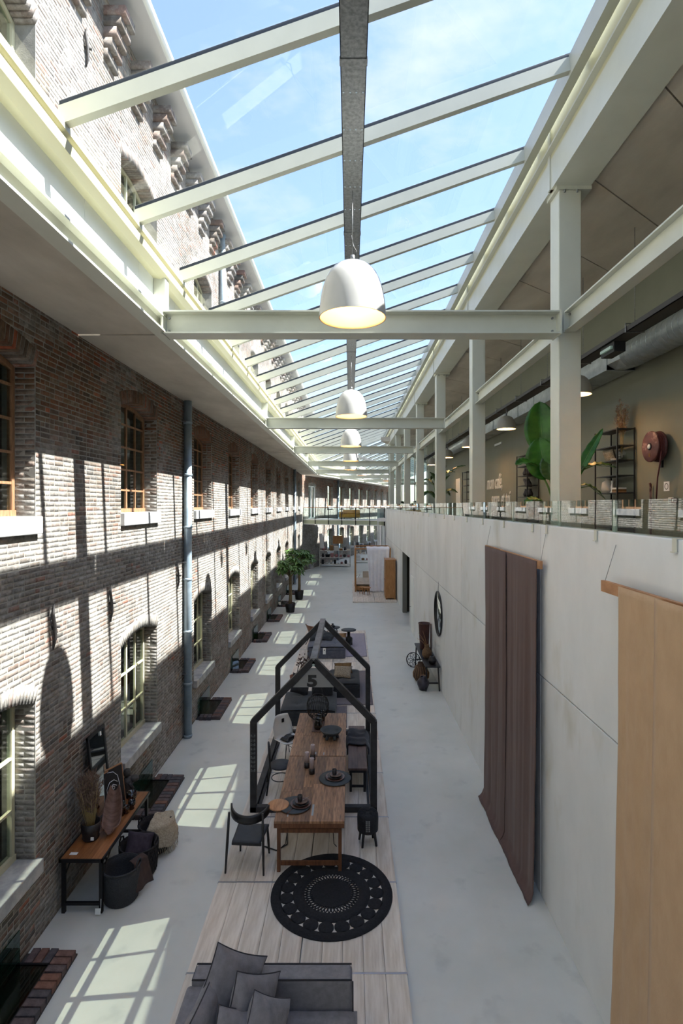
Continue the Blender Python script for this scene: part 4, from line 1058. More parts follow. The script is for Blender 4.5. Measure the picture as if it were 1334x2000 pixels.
# ---------------------------------------------------------------- console table on the left
CW = M('warm oak console top', C(120, 74, 40), C(158, 106, 64), rough=.45, scale=4, stretch=(6, .5, 1), objrand=.1)
t = thing('console_table', 'wooden console table with black steel legs against the brick wall', 'table', (-3.58, 7.2, 0))
for k in range(4): B(-.272 + k * .136 + .001, -.136 + k * .136 - .001, .02, 1.71, .715, .742).build('plank', CW, t)
m = MB().box(-.29, .29, 0, .02, .70, .742).box(-.29, .29, 1.71, 1.73, .70, .742).box(-.29, -.272, 0, 1.73, .70, .742).box(.272, .29, 0, 1.73, .70, .742); m.build('edge_frame', DARKST, t)
for x in (-.25, .25):
    for yy in (.06, 1.67): B(x - .022, x + .022, yy - .022, yy + .022, 0, .71).build('leg', DARKST, t)
for yy in (.06, 1.67): B(-.25, .25, yy - .015, yy + .015, .1, .14).build('stretcher', DARKST, t)
for x in (-.25, .25): MB().tube([(x, .06, .45), (x, .4, .7)], .01, 6).build('brace', DARKST, t)
B(-.2, -.1, .1, .15, .742, .745).build('price_card', WPANEL, t)
o = MB().tube([(.26, .03, .2), (.27, .0, .06)], .003, 4).build('tag_string', WPANEL, t); B(.2, .27, -.01, -.005, .02, .1).build('hang_tag', WPANEL, t)
CT = .744
t = thing('pampas_vase', 'black pot with tall dry grass on the wooden console', 'vase', (-3.66, 7.66, CT))
pt_ = MB().lathe([(.0005, 0), (.1, 0), (.115, .03), (.105, .05), (.125, .12), (.13, .24), (.122, .24), (.118, .12), (.0005, .06)], 26).build('pot', CER, t)
B(.06, .1, -.135, -.125, .05, .09).build('price_tag', WPANEL, pt_)
GR1 = M('dry grass stem', C(168, 148, 98), C(188, 170, 120), rough=.8, scale=20); GR2 = M('dusky grass plume', C(106, 86, 74), C(134, 112, 96), rough=.95, scale=20)
st = MB(); plm = MB(); rng = random.Random(3)
for k in range(60):
    a = rng.uniform(0, 6.28); r = rng.uniform(.02, .19); tip = Vector((r * cos(a) - .03, r * sin(a) - .04, rng.uniform(.62, .86)))
    b0 = Vector((.03 * cos(a), .03 * sin(a), .08)); st.tube([b0, b0.lerp(tip, .55), tip], [.004, .003, .002], 4)
    for j in range(40):
        q = b0.lerp(tip, rng.uniform(.55, 1.08)); dd = Vector((rng.uniform(-.08, .08), rng.uniform(-.08, .08), rng.uniform(.02, .12)))
        w = dd.cross(Vector((rng.uniform(-1, 1), rng.uniform(-1, 1), .2))).normalized() * .005
        plm.add([q - w, q + w, q + dd], [(0, 1, 2)])
st.build('stems', GR1, t, kind='stuff'); plm.build('plumes', GR2, t, kind='stuff')
BARK = M('brown bark wood', C(92, 66, 54), C(122, 92, 78), rough=.6, scale=7, stretch=(1, 5, 1), bump=.15)
def barkf(u, v):
    a = -.5 + 1.0 * v; s = .62 * (v - .5)
    z = .02 + .5 * abs(v - .18) ** 2.0 * 1.15; w = .13 * (1 - .55 * abs(2 * v - 1) ** 3)
    c = (u - .5) * 2
    return (c * w, (v - .35) * .5, z + .09 * c * c)
o = MB().grid(barkf, 12, 22).build('bark_bowl', BARK, None, solid=.012); o.location = (-3.45, 7.83, CT + .012); o.rotation_euler = (0, 0, .25); tag(o, 'curved brown palm bark bowl on the wooden console', 'bowl')
t = thing('leaning_mirror', 'tall black framed mirror leaning on the brick wall behind the console', 'mirror', (-3.70, 8.2, CT)); t.rotation_euler = (0, radians(-6), 0)
MIR = M('mirror glass', C(190, 200, 200), rough=.03, metal=1.0)
m = MB(); m.box(-.03, 0, -.27, -.225, 0, 1.3).box(-.03, 0, .225, .27, 0, 1.3).box(-.03, 0, -.27, .27, 1.255, 1.3).box(-.03, 0, -.27, .27, 0, .05); m.build('frame', BLK, t)
B(-.028, -.012, -.225, .225, .05, 1.255).build('glass', MIR, t); B(-.005, .002, .1, .14, 1.18, 1.24).build('price_tag', WPANEL, t)
def picture(loc, w, h, label, tilt, rz, art):
    t = thing('framed_picture', label, 'picture', loc); t.rotation_euler = (0, tilt, rz)
    B(-.035, -.006, -w / 2, w / 2, 0, h).build('frame', LTW, t); B(-.006, -.002, -w / 2 + .015, w / 2 - .015, .015, h - .015).build('canvas', BLACKP, t)
    if art:
        wl_ = M('white line paint', C(220, 224, 230), rough=.6)
        for pts in ([(.12, .58), (.0, .55), (-.07, .47), (-.09, .34), (-.08, .2), (-.03, .18), (-.03, .1), (.0, .06)], [(-.06, .38), (.0, .43), (.08, .42), (.14, .34), (.14, .18), (.13, .06)], [(-.04, .33), (.02, .37), (.07, .33)]):
            MB().tube([(0, -a, b) for a, b in pts], .005, 6).build('line', wl_, t)
        MB().tube([(0, -.02 + .022 * cos(k * pi / 6), .32 + .022 * sin(k * pi / 6)) for k in range(12)], .0045, 5, True).build('line', wl_, t)
picture((-3.62, 8.42, CT), .36, .62, 'black picture with white line drawing standing on the console', radians(-9), radians(-28), True)
picture((-3.66, 8.36, CT), .38, .6, 'black picture behind the line drawing on the console', radians(-8), radians(-22), False)
t = thing('figurine', 'dark seated figure sculpture at the far end of the console', 'sculpture', (-3.60, 8.78, CT))
MB().lathe([(.0005, 0), (.09, 0), (.1, .05), (.07, .16), (.085, .24), (.05, .3), (.0005, .31)], 16).build('body', IRON, t)
MB().lathe([(.0005, .0), (.05, .03), (.06, .08), (.045, .13), (.0005, .15)], 14, (-.01, .0, .3)).build('head', IRON, t)
MB().lathe([(.0005, -.04), (.07, -.03), (.08, 0), (.07, .03), (.0005, .04)], 16, (.08, .05, .26)).build('disc', IRON, t)
MB().tube([(.04, -.06, .24), (.1, -.03, .14), (.06, .02, .08)], [.026, .022, .018], 8).build('arm', IRON, t)
for (x, y, r, h, mt, lb) in ((-3.47, 8.22, .065, .2, SMK, 'smoke glass jar by the line drawing'), (-3.43, 8.52, .075, .2, AMB, 'amber glass jar with wide bowl on the console'), (-3.42, 8.28, .05, .11, AMB, 'small amber glass bowl beside the bark bowl'), (-3.38, 8.40, .055, .13, SMK, 'dark faceted glass holder on the console')):
    o = MB().lathe([(.0005, 0), (r * .6, 0), (r * .75, .01), (r * .5, h * .35), (r, h * .6), (r, h), (r - .006, h), (r - .007, h * .6), (r * .42, h * .35), (.0005, h * .3)], 20).build('glass_jar', mt); o.location = (x, y, CT); tag(o, lb, 'jar', 'glass jars on the console')
# baskets under the console
BSK = M('grey black woven basket', C(30, 32, 36), C(58, 60, 64), rough=.85, scale=60, stretch=(1, 1, 3), bump=.7, bscale=90)
BSK2 = M('dark netted basket', C(20, 18, 20), C(40, 36, 36), rough=.85, scale=40, bump=.6, bscale=70)
def basket(label, x, y, r, h, mat, n=28):
    t = thing('woven_basket', label, 'basket', (x, y, 0), 0, 'baskets under the console')
    bo_ = MB().lathe([(.0005, .01), (r * .82, .0), (r * .9, .03), (r, h * .8), (r, h), (r - .02, h), (r - .025, h * .8), (r * .84, .05), (.0005, .04)], n).build('body', mat, t)
    MB().tube([(r * cos(2 * pi * k / 24), r * sin(2 * pi * k / 24), h) for k in range(24)], .013, 6, True).build('rim', mat, bo_)
    for s in (0, pi): MB().tube([((r - .005) * cos(s + a), (r - .005) * sin(s + a), h + z) for a, z in ((-.3, -.03), (-.25, .06), (0, .09), (.25, .06), (.3, -.03))], .012, 6).build('handle', mat, bo_)
    return t
basket('grey black woven basket at the near end under the console', -3.17, 7.52, .25, .46, BSK)
t = basket('dark netted basket with a purple cushion, middle of the three', -3.13, 8.04, .27, .44, BSK2)
lat = MB()
for k in range(24):
    for s in (1, -1):
        a = 2 * pi * k / 24; lat.tube([((.245 + .025 * j / 5 + .006) * cos(a + s * .25 * j / 2), (.245 + .025 * j / 5 + .006) * sin(a + s * .25 * j / 2), .05 + .36 * j / 5) for j in range(6)], .006, 4)
lat.build('netting', BSK2, t, kind='stuff')
basket('black basket with a beige fringed throw, farthest under the console', -3.1, 8.62, .25, .4, BSK2)
o = scatter('cushion', 'dark purple cushion inside the netted basket', .38, .36, .16, (-3.12, 8.02, .42), (radians(-40), .3, .4), M('dusky purple', C(46, 38, 48), C(58, 50, 60), rough=.95, scale=20), seed=11)
THR = M('beige chunky knit', C(150, 138, 118), C(184, 172, 150), rough=.98, scale=45, bump=.8, bscale=60)
def throwf(u, v):
    a = (u - .5) * 2.6; r = .24 + .03 * mnoise.noise(Vector((u * 5, v * 5, 0)))
    if v < .5: k = v / .5; rr = r * k; z = .46 + .07 * cos(k * pi / 2) + .02 * mnoise.noise(Vector((u * 6, v * 6, 2)))
    else: k = (v - .5) / .5; rr = r + .04 + .06 * k; z = .46 - .34 * k * (1 - .35 * abs(a) / 1.3)
    return (rr * cos(a - .35), rr * sin(a - .35), z + .015 * mnoise.noise(Vector((u * 11, v * 11, 4))))
tt_ = thing('knit_throw', 'beige fringed knit throw over the farthest basket', 'blanket', (-3.1, 8.62, 0))
MB().grid(throwf, 26, 26).build('cloth', THR, tt_, solid=.025)
fr_ = MB()
for k in range(30):
    p = Vector(throwf(k / 29, 1)); fr_.tube([p, p + Vector((.01 * sin(k), .01, -.05)), p + Vector((.015, .012 * cos(k), -.1))], .004, 4)
fr_.build('fringe', THR, tt_, kind='stuff')
BRN = M('dark brown linen', C(62, 48, 44), C(74, 58, 53), rough=.95, scale=12, bump=.15, bscale=120)
def scarf(u, v):
    w = .10 + .05 * v; x = (u - .5) * 2 * w
    if v < .25: return (-.08 + v * .4 + .0, x, .47 + .02 * sin(v * 4 * pi))
    k = (v - .25) / .75; return (.035 + .06 * k + .02 * sin(u * 7), x + .02 * k, .475 - .36 * k)
o = MB().grid(scarf, 10, 20).build('scarf', BRN, None, solid=.012); o.location = (-2.97, 7.62, .0); o.rotation_euler = (0, 0, radians(-28)); tag(o, 'dark brown cloth hanging over the near basket rim', 'cloth')

# ---------------------------------------------------------------- textiles on the concrete wall
LIN = M('brown linen hanging', C(88, 68, 63), C(94, 73, 67), rough=.95, scale=5, stretch=(1, 3, .6), bump=.2, bscale=90, sheen=.1)
BEI = M('beige jute hanging', C(180, 150, 116), C(188, 158, 124), rough=.95, scale=4, stretch=(1, 1.5, .8), bump=.35, bscale=26, sheen=.1)
def hang(y0, y1, x, ztop, seed, trail, amp=.022, lean=0.0, fold=5.0):
    Ltot = ztop + trail
    def fn(u, v):
        y = y0 + (y1 - y0) * u; s = v * Ltot
        w = min(1, v * 3 + .15)
        dx = amp * w * (1.1 * mnoise.noise(Vector((u * fold * .9, v * .5, seed))) + .45 * mnoise.noise(Vector((u * fold * 3.1, v * .7, seed + 9))) + .22 * mnoise.noise(Vector((u * 9 + v * 5, v * 9 - u * 3, seed + 4))))
        dy = .02 * w * mnoise.noise(Vector((v * 3, seed, u * 2)))
        tl = trail * (.55 + .45 * mnoise.noise(Vector((u * 2.2, seed, 5))) + .45 * u)
        zz = ztop - s
        if zz > .1: return (x - lean * v * v + dx, y + dy, zz)
        k = (.1 - zz); f = min(k, .1 + .16 * max(0, tl))
        return (x - lean - f * .6 + dx * .5, y + dy - f * .5, max(.012, .1 - k * 1.3) + .018 * abs(sin(k * 14 + u * 6)) * (1 if k > .06 else 0))
    return fn
def textile(label, strips, rod, x, ztop, mat, trail):
    t = thing('wall_hanging', label, 'textile')
    for i, (a, b, sd) in enumerate(strips):
        MB().grid(hang(a, b, x - .02 * (i % 2), ztop, sd, trail, lean=.05 if mat is LIN else .12, amp=.03 if mat is LIN else .02, fold=5 if mat is LIN else 2.2), 40, 70).build('cloth_strip', mat, t, solid=.006)
    B(x + .004, x + .045, rod[0], rod[1], ztop - .1, ztop + .01).build('rod', LTW, t)
    for yy in (rod[0] + .03, rod[1] - .03): MB().tube([(x + .03, yy, ztop), (XR - .0, yy + .05, 5.05)], .003, 5).build('cord', GALV, t)
    return t
textile('long dark brown linen hanging on the concrete wall', ((7.42, 8.87, 1.3), (8.83, 10.2, 4.1)), (7.32, 10.28), 2.55, 4.68, LIN, .45)
textile('wide beige jute hanging at the right edge', ((4.36, 5.06, 2.2), (2.1, 4.42, 7.7)), (1.9, 5.42), 2.5, 4.69, BEI, .2)

# ---------------------------------------------------------------- black console with vases on the right
t = thing('black_console', 'long black trestle table with vases against the concrete wall', 'table', (2.41, 15.8, 0))
for k in range(2): B(-.22 + k * .22 + .001, k * .22 - .001, 0, 2.7, .705, .74).build('plank', BLK, t)
for yy in (.12, 2.58):
    for x in (-.2, .2): MB().beam((x, yy - .05 if yy < 1 else yy + .05, 0), (x * .85, yy, .705), .04, .04).build('leg', BLK, t)
    B(-.19, .19, yy - .015, yy + .015, .2, .24).build('stretcher', BLK, t)
RT = .741
t = thing('tall_planter', 'tall dark red tapered planter on the black console', 'planter', (2.42, 17.75, RT))
MB().lathe([(.0005, 0), (.13, 0), (.14, .02), (.185, .8), (.19, .84), (.18, .84), (.165, .78), (.0005, .7)], 26).build('body', M('oxblood glaze', C(58, 30, 26), C(76, 42, 36), rough=.45, scale=5), t)
MB().ring([(.178, .82), (.194, .82), (.196, .85), (.178, .85)], 26).build('rim', M('oxblood glaze', C(58, 30, 26)), t)
t = thing('woven_vase', 'brown woven vase with pale twigs on the black console', 'vase', (2.36, 16.72, RT))
MB().lathe([(.0005, 0), (.1, 0), (.15, .1), (.14, .2), (.08, .3), (.07, .36), (.085, .4), (.07, .4), (.055, .35), (.0005, .3)], 20).build('body', M('brown wicker', C(84, 62, 42), C(124, 96, 66), rough=.85, scale=40, bump=.6, bscale=60), t)
tw = MB()
for k, (a, b, c) in enumerate(((-.25, .1, .75), (-.2, -.1, .65), (-.12, .06, .82), (-.3, .0, .6), (-.05, .1, .6))): tw.tube([(0, 0, .35), (a * .5, b * .5, .35 + (c - .35) * .6), (a, b, c)], [.008, .006, .003], 5)
tw.build('twigs', M('pale twig', C(160, 124, 88), rough=.85), t, kind='stuff')
o = MB().lathe([(.0005, 0), (.08, 0), (.125, .07), (.12, .13), (.08, .18), (.085, .21), (.07, .21), (.065, .17), (.0005, .16)], 22).build('round_vase', CER); o.location = (2.44, 16.12, RT); tag(o, 'squat black round vase at the near end of the black console', 'vase')
t = thing('wood_sculpture', 'slim dark wooden blade sculpture beside the round mirror', 'sculpture', (2.53, 17.0, RT))
MB().prism([(-.02, -.05, .03), (-.02, .06, .03), (-.02, .05, .6), (-.02, .01, .98), (-.02, -.03, .6)], (.035, 0, 0)).build('blade', M('dark red wood', C(58, 40, 34), C(80, 56, 46), rough=.6, scale=6), t); B(-.06, .06, -.08, .08, 0, .03).build('foot', BLK, t)
t = thing('round_mirror', 'round mirror hung on a cord on the concrete wall', 'mirror', (XR - .03, 16.3, 2.19)); t.rotation_euler = (0, radians(-90), 0)
MB().lathe([(.0005, 0), (.645, 0), (.645, .012), (.0005, .012)], 56).build('glass', MIR, t)
MB().ring([(.64, -.015), (.665, -.015), (.665, .02), (.64, .02)], 56).build('frame', BLK, t)
MB().tube([(.62, -.05, .0), (.95, 0, -.02), (.62, .05, .0)], .004, 5).build('cord', GALV, t)
t = thing('jug', 'dark glazed jug with handle on the floor under the black console', 'jug', (2.15, 16.0, 0))
MB().lathe([(.0005, 0), (.11, 0), (.175, .16), (.18, .24), (.12, .33), (.09, .36), (.1, .39), (.08, .39), (.07, .35), (.0005, .32)], 24).build('body', M('plum glaze', C(44, 38, 46), C(60, 52, 62), rough=.3, scale=4), t)
MB().tube([(-.1, 0, .36), (-.06, 0, .43), (.06, 0, .43), (.1, 0, .36)], .01, 6).build('handle', M('pale twig', C(160, 124, 88)), t)
t = thing('wicker_lantern', 'brown wicker lantern on the floor under the black console', 'lantern', (2.2, 16.85, 0))
MB().lathe([(.0005, 0), (.16, 0), (.24, .12), (.25, .24), (.15, .46), (.1, .5), (.11, .56), (.09, .56), (.08, .5), (.0005, .45)], 22).build('body', M('dark wicker', C(60, 44, 34), C(92, 70, 50), rough=.85, scale=30, bump=.6, bscale=50), t)
wv = MB()
for k in range(18): a = 2 * pi * k / 18; wv.tube([(r * cos(a), r * sin(a), z) for r, z in ((.165, .01), (.246, .12), (.256, .24), (.156, .46))], .007, 4)
wv.build('ribs', M('pale twig', C(160, 124, 88)), t, kind='stuff')
t = thing('iron_wheel', 'black openwork metal wheel leaning at the far end of the black console', 'ornament', (2.12, 18.25, .24)); t.rotation_euler = (radians(80), 0, radians(-25))
MB().tube([(.235 * cos(k * pi / 16), .235 * sin(k * pi / 16), 0) for k in range(32)], .016, 8, True).build('rim', BLK, t)
for k in range(8):
    a = k * pi / 4; MB().tube([(.12 * cos(a) + .115 * cos(b * pi / 8), .12 * sin(a) + .115 * sin(b * pi / 8), 0) for b in range(16)], .007, 5, True).build('petal', BLK, t)

# ---------------------------------------------------------------- potted trees by the brick wall
LEAF = M('green leaf', C(62, 98, 44), C(116, 152, 78), rough=.45, scale=3, lo=.25, hi=.75)
LEAFD = M('deep green leaf', C(30, 62, 22), C(58, 98, 36), rough=.4, scale=4, lo=.25, hi=.75)
def small_leaf(m, p, d, up, ln, w):
    d = d.normalized(); s = d.cross(up); s = s.normalized() if s.length > 1e-4 else Vector((1, 0, 0)); n_ = s.cross(d)
    m.add([p, p + d * ln * .5 + s * w + n_ * w * .3, p + d * ln - n_ * ln * .15, p + d * ln * .5 - s * w + n_ * w * .3], [(0, 1, 2), (0, 2, 3)], True)
def tree(label, x, y, hp, r, h, seed):
    t = thing('potted_tree', label, 'tree', (x, y, 0), 0, 'potted trees by the brick wall'); rng = random.Random(seed)
    MB().lathe([(.0005, 0), (.2, 0), (.21, .02), (.27, hp), (.25, hp), (.23, hp - .05), (.0005, hp - .06)], 24).build('pot', M('black pot', C(16, 16, 17), rough=.5), t)
    MB().lathe([(.0005, hp - .045), (.235, hp - .05)], 20).build('soil', M('pale soil', C(150, 140, 124), rough=.95), t)
    tk_ = MB().tube([(0, 0, hp - .06), (.02, .01, .8), (0, 0, h - .45)], [.09, .08, .07], 10).build('trunk', M('braided trunk', C(110, 92, 64), C(140, 120, 88), rough=.85, scale=9, bump=.4), t)
    bm = MB(); lf = MB()
    for k in range(44):
        a = rng.uniform(0, 6.28); e = rng.uniform(-.35, 1.3); rr = r * rng.uniform(.55, 1.0)
        tip = Vector((rr * cos(a) * cos(e), rr * sin(a) * cos(e), h + rr * .62 * sin(e))); bm.tube([(0, 0, h - .5), (tip.x * .4, tip.y * .4, h - .15), tip], [.02, .012, .005], 5)
        for j in range(2):
            c = tip + Vector((rng.uniform(-.12, .12), rng.uniform(-.12, .12), rng.uniform(-.14, .1)))
            if x + c.x < -3.62: continue
            for q in range(7):
                b = q * 2 * pi / 7 + rng.uniform(0, .5); dd = Vector((cos(b), sin(b), rng.uniform(-.75, .1))); small_leaf(lf, c, dd, Vector((0, 0, 1)), rng.uniform(.22, .36), rng.uniform(.045, .07))
    bm.build('branches', M('braided trunk', C(110, 92, 64)), tk_, kind='stuff'); lf.build('foliage', LEAF, t, kind='stuff')
tree('nearer potted tree with braided trunk in a black pot', -3.05, 27.6, .46, .85, 2.25, 1)
tree('farther potted tree half hidden by the nearer one', -2.95, 31.3, .5, .95, 2.4, 2)
# ---------------------------------------------------------------- glass bridge
BR0, BR1 = Vector((2.665, 41.6, 0)), Vector((-3.9, 45.0, 0)); bd = (BR1 - BR0); BL_ = bd.length; ang = atan2(bd.y, bd.x)
t = thing('glass_bridge', 'footbridge with glass balustrade crossing the far end of the hall', 'bridge', BR0, ang)
B(0, BL_, -3.6, -.05, 4.05, 4.24).build('deck', CONC, t)
B(0, BL_, -.05, .05, 3.86, 4.28).build('edge_beam', M('sage steel', C(176, 184, 158), rough=.5), t)
B(0, BL_, .03, .1, 4.2, 4.3).build('edge_cap', WPANEL, t); B(0, BL_, .04, .09, 3.84, 3.9).build('edge_flange', WPANEL, t)
npn = 6; gmn = B(0, 1, -.006, .006, 4.3, 5.2).mesh('glass_pane'); gmn.materials.append(PANEGL); pmn = B(-.025, .025, .05, .11, 3.85, 5.22).mesh('post'); pmn.materials.append(DARKST)
for k in range(npn):
    inst(gmn, 'glass_pane', t, (k * BL_ / npn + .03, .08, 0), (0, 0, 0), (BL_ / npn - .06, 1, 1)); inst(pmn, 'post', t, (k * BL_ / npn + .02, 0, 0))
inst(pmn, 'post', t, (BL_ - .05, 0, 0)); B(0, BL_, .05, .11, 5.21, 5.26).build('handrail', M('orange oak', C(168, 112, 66), rough=.5), t)
YEL = M('ochre upholstery', C(176, 128, 44), C(194, 146, 60), rough=.85, scale=8)
t = thing('ochre_sofa', 'small ochre yellow sofa standing on the glass bridge', 'sofa', (-.05, 45.9, 4.24), ang + pi)
B(-.8, .8, -.4, .4, .14, .42).build('seat', YEL, t, bevel=.05); B(-.8, .8, .2, .4, .42, .78).build('backrest', YEL, t, bevel=.05)
for x in (-.72, .72): B(x - .08, x + .08, -.4, .4, .42, .62).build('arm', YEL, t, bevel=.04)
for x in (-.65, .65):
    for yy in (-.3, .3): B(x - .02, x + .02, yy - .02, yy + .02, 0, .14).build('leg', BLK, t)

# ---------------------------------------------------------------- canopy bed, wardrobe, stools on the far platform
OAK = M('honey oak', C(150, 104, 58), C(176, 128, 78), rough=.55, scale=5, stretch=(3, 3, .5))
t = thing('canopy_bed', 'oak canopy bed frame with bedding on the far platform', 'bed', (.33, 33.7, P))
for x in (0, 2.15):
    for yy in (0, 2.3): B(x - .045, x + .045, yy - .045, yy + .045, 0, 2.7).build('post', OAK, t)
for yy in (0, 2.3): B(0, 2.15, yy - .04, yy + .04, 2.62, 2.7).build('top_rail', OAK, t)
for x in (0, 2.15): B(x - .04, x + .04, 0, 2.3, 2.62, 2.7).build('top_rail', OAK, t)
B(.03, 1.2, .05, 2.2, .08, .34).build('bed_box', OAK, t)
cush(.02, 1.25, .05, 2.2, .3, .62).build('duvet', M('oatmeal bedding', C(176, 164, 150), C(196, 186, 172), rough=.95, scale=5), t)
B(.5, 1.2, 2.15, 2.28, .1, 1.0).build('headboard', M('pale headboard', C(198, 188, 172), rough=.9), t)
SHE = M('white sheer cloth', C(226, 226, 232), C(238, 238, 242), rough=.9, scale=3)
t = thing('bed_drape', 'white cloth draped over the right half of the canopy bed', 'drape', (1.02, 33.7, P))
def sheer(u, v):
    x = 1.42 * u
    if v < .18: return (x, 1.2 - 1.27 * v / .18, 2.715 + .01 * sin(u * 20))
    k = (v - .18) / .82; pin = 1 - .16 * sin(pi * min(1, k * 1.05)) * (1 - u); return (x * (1 - .1 * k) + .2 * k * (1 - u) , -.085 - .03 * sin(u * 34 + k * 2) * (.3 + k) - .1 * k, 2.7 - 2.66 * k)
MB().grid(sheer, 70, 34).build('cloth', SHE, t, solid=.006)
t = thing('wardrobe', 'slim oak wardrobe at the edge of the far platform', 'wardrobe', (2.02, 30.9, P))
B(.0, .56, 0, 1.1, .06, 2.2).build('body', OAK, t, bevel=.01); B(-.03, .59, -.03, 1.13, 2.2, 2.27).build('cornice', OAK, t); 
for yy, ky in ((.02, .5), (.56, .6)):
    dr_ = B(-.02, .0, yy, yy + .52, .1, 2.16).build('door', OAK, t)
    MB().tube([(-.02, ky, 1.1), (-.05, ky, 1.1)], .018, 8).build('knob', BLK, dr_)
for x in (.04, .52):
    for yy in (.05, 1.05): B(x - .035, x + .035, yy - .035, yy + .035, 0, .06).build('foot', OAK, t)
def stool(label, x, y, r, h):
    t = thing('wood_stool', label, 'stool', (x, y, P), 0, 'stools by the canopy bed')
    MB().lathe([(.0005, h - .045), (r, h - .045), (r + .01, h - .02), (r, h), (.0005, h)], 20).build('seat', OAK, t)
    for k in range(3): a = k * 2.09 + .7; MB().tube([(r * .95 * cos(a), r * .95 * sin(a), 0), (r * .6 * cos(a), r * .6 * sin(a), h - .04)], [.018, .025], 8).build('leg', OAK, t)
stool('low oak stool, left of the two beside the canopy bed', .72, 32.9, .17, .42); stool('taller oak stool, right of the two beside the canopy bed', 1.02, 32.5, .21, .45)
t = thing('desk_lamp', 'small black desk lamp on a copper base beside the bed', 'lamp', (.56, 36.9, P))
B(-.15, .15, -.12, .12, 0, .1).build('base', TAN, t); MB().tube([(0, 0, .1), (0, 0, .5), (.12, 0, .7)], .012, 6).build('arm', BLK, t); MB().tube([(-.14, 0, .55), (.16, 0, .8)], .03, 8).build('head', WPANEL, t)
t = thing('white_drape', 'white cloth hanging at the far end of the concrete wall', 'drape', (2.3, 40.6, 0))
MB().grid(lambda u, v: (.04 * sin(u * 18) + .0, u * .9, 3.9 - 2.2 * v), 24, 10).build('cloth', SHE, t, solid=.006); MB().tube([(0, .45, 3.9), (XR - 2.3, .45, 5.1)], .005, 5).build('cord', GALV, t)

# ---------------------------------------------------------------- white racks with goods
RACK = M('white rack wood', C(206, 204, 198), rough=.6)
GOODS = [M('goods %d' % i, C(*c), rough=.8) for i, c in enumerate(((222, 220, 214), (28, 27, 28), (196, 188, 176), (150, 112, 74), (92, 84, 76), (206, 196, 182), (176, 126, 128), (60, 58, 60)))]
def rack(label, x, y, w, rz, seed, zs=(.18, .78, 1.38)):
    t = thing('display_rack', label, 'rack', (x, y, 0), rz); rng = random.Random(seed)
    for sx in (-w / 2, w / 2):
        for s in (-1, 1): MB().beam((sx, s * .5, 0), (sx, s * .1, 1.95), .06, .05).build('upright', RACK, t)
    for z in zs:
        d = .44 - .2 * z / 1.9; B(-w / 2, w / 2, -d, d, z, z + .035).build('shelf', RACK, t)
    M_ = Matrix.Translation((x, y, 0)) @ Matrix.Rotation(rz, 4, 'Z'); its = []
    kinds = ('stacked white boxes', 'folded dark textile pile', 'pale linen pile', 'wooden block', 'brown basket')
    for zi, z in enumerate(zs):
        xx = -w / 2 + .15
        while xx < w / 2 - .2:
            ww = rng.uniform(.2, .42); hh = rng.uniform(.12, .42) if zi < 2 else rng.uniform(.1, .5); g = rng.choice(GOODS)
            o = MB(); d = .3 - .12 * z / 1.9
            if rng.random() < .55:
                n = 3
                for k in range(n): e = rng.uniform(0, .02); o.box(-ww / 2 + e, ww / 2 - e, -d + e, d - e, hh * k / n, hh * (k + .94) / n)
            else: o.lathe([(.0005, 0), (ww * .3, 0), (ww * .42, hh * .5), (ww * .25, hh), (ww * .2, hh), (.0005, hh * .8)], 14)
            nm = 'upper' if zi == 2 else ('middle' if zi == 1 else 'lowest'); cnt = sum(1 for q_ in its if q_['lv'] == zi); ob = o.build('shop_goods', g); ob['lv'] = zi; ob.matrix_world = M_ @ Matrix.Translation((xx + ww / 2, 0, z + .036)); its.append(ob)
            tag(ob, '%s item from the left on the %s shelf of the %s' % (('first', 'second', 'third', 'fourth', 'fifth', 'sixth', 'seventh', 'eighth', 'ninth', 'tenth', 'eleventh')[cnt], nm, ('long far rack', 'rack behind the bed')[seed - 1]), 'goods', 'goods on ' + label.split(' with')[0]); xx += ww + .06
    return t
rack('long white A frame rack at the far end with boxes and textiles', -1.35, 48.2, 2.7, .05, 1)
rack('smaller white rack behind the canopy bed with folded textiles', 1.4, 51.5, 2.0, .0, 2)
o = B(-.45, .45, -.03, .03, 0, .7).build('oak_board', OAK); o.location = (-1.1, 48.6, 1.97); tag(o, 'square oak panel standing on top of the far rack', 'panel')
t = thing('paper_banner', 'white banner hanging left of the far rack', 'banner', (-2.75, 48.0, 0)); MB().grid(lambda u, v: (u * .35 + .1 * v, .03 * sin(v * 5), 2.9 - 1.3 * v), 6, 10).build('cloth', SHE, t, solid=.006); MB().tube([(-.05, 0, 2.9), (.45, 0, 2.9)], .012, 6).build('rod', BLK, t)
o = B(-.2, .2, -.2, .2, 0, .38).build('concrete_plinth', STONE, None, bevel=.01); o.location = (-3.35, 46.4, 0); tag(o, 'grey block standing at the foot of the far brick wall', 'plinth')

# ---------------------------------------------------------------- gallery: shelves, hose reel, lettering, ducts
def shelf(label, y0, y1):
    t = thing('metal_shelf', label, 'shelf', (5.59, y0, 4.45), 0, 'open steel shelves in the gallery'); d = .36; w = y1 - y0
    for x in (0, d):
        for yy in (0, w): B(x - .014, x + .014, yy - .014, yy + .014, 0, 2.62).build('upright', BLK, t)
    for z in (.1, .5, .9, 1.25, 1.62, 1.94, 2.25, 2.6): B(0, d, 0, w, z - .01, z + .01).build('shelf_board', BLK, t)
    return t
shelf('open black steel shelf with pampas grass beside the hose reel', 11.36, 12.38)
shelf('open black steel shelf behind the big leaf plant', 17.15, 18.2)
shelf('open black steel shelf far along the gallery wall', 26.0, 27.0)
def goods(name, lb, cat, mb, mat, loc, grp=None):
    o = mb.build(name, mat); o.location = loc; tag(o, lb, cat, grp); return o
CLR = glass_mat('clear jar glass', (.9, .93, .92, 1), 1.5, extra=.06)
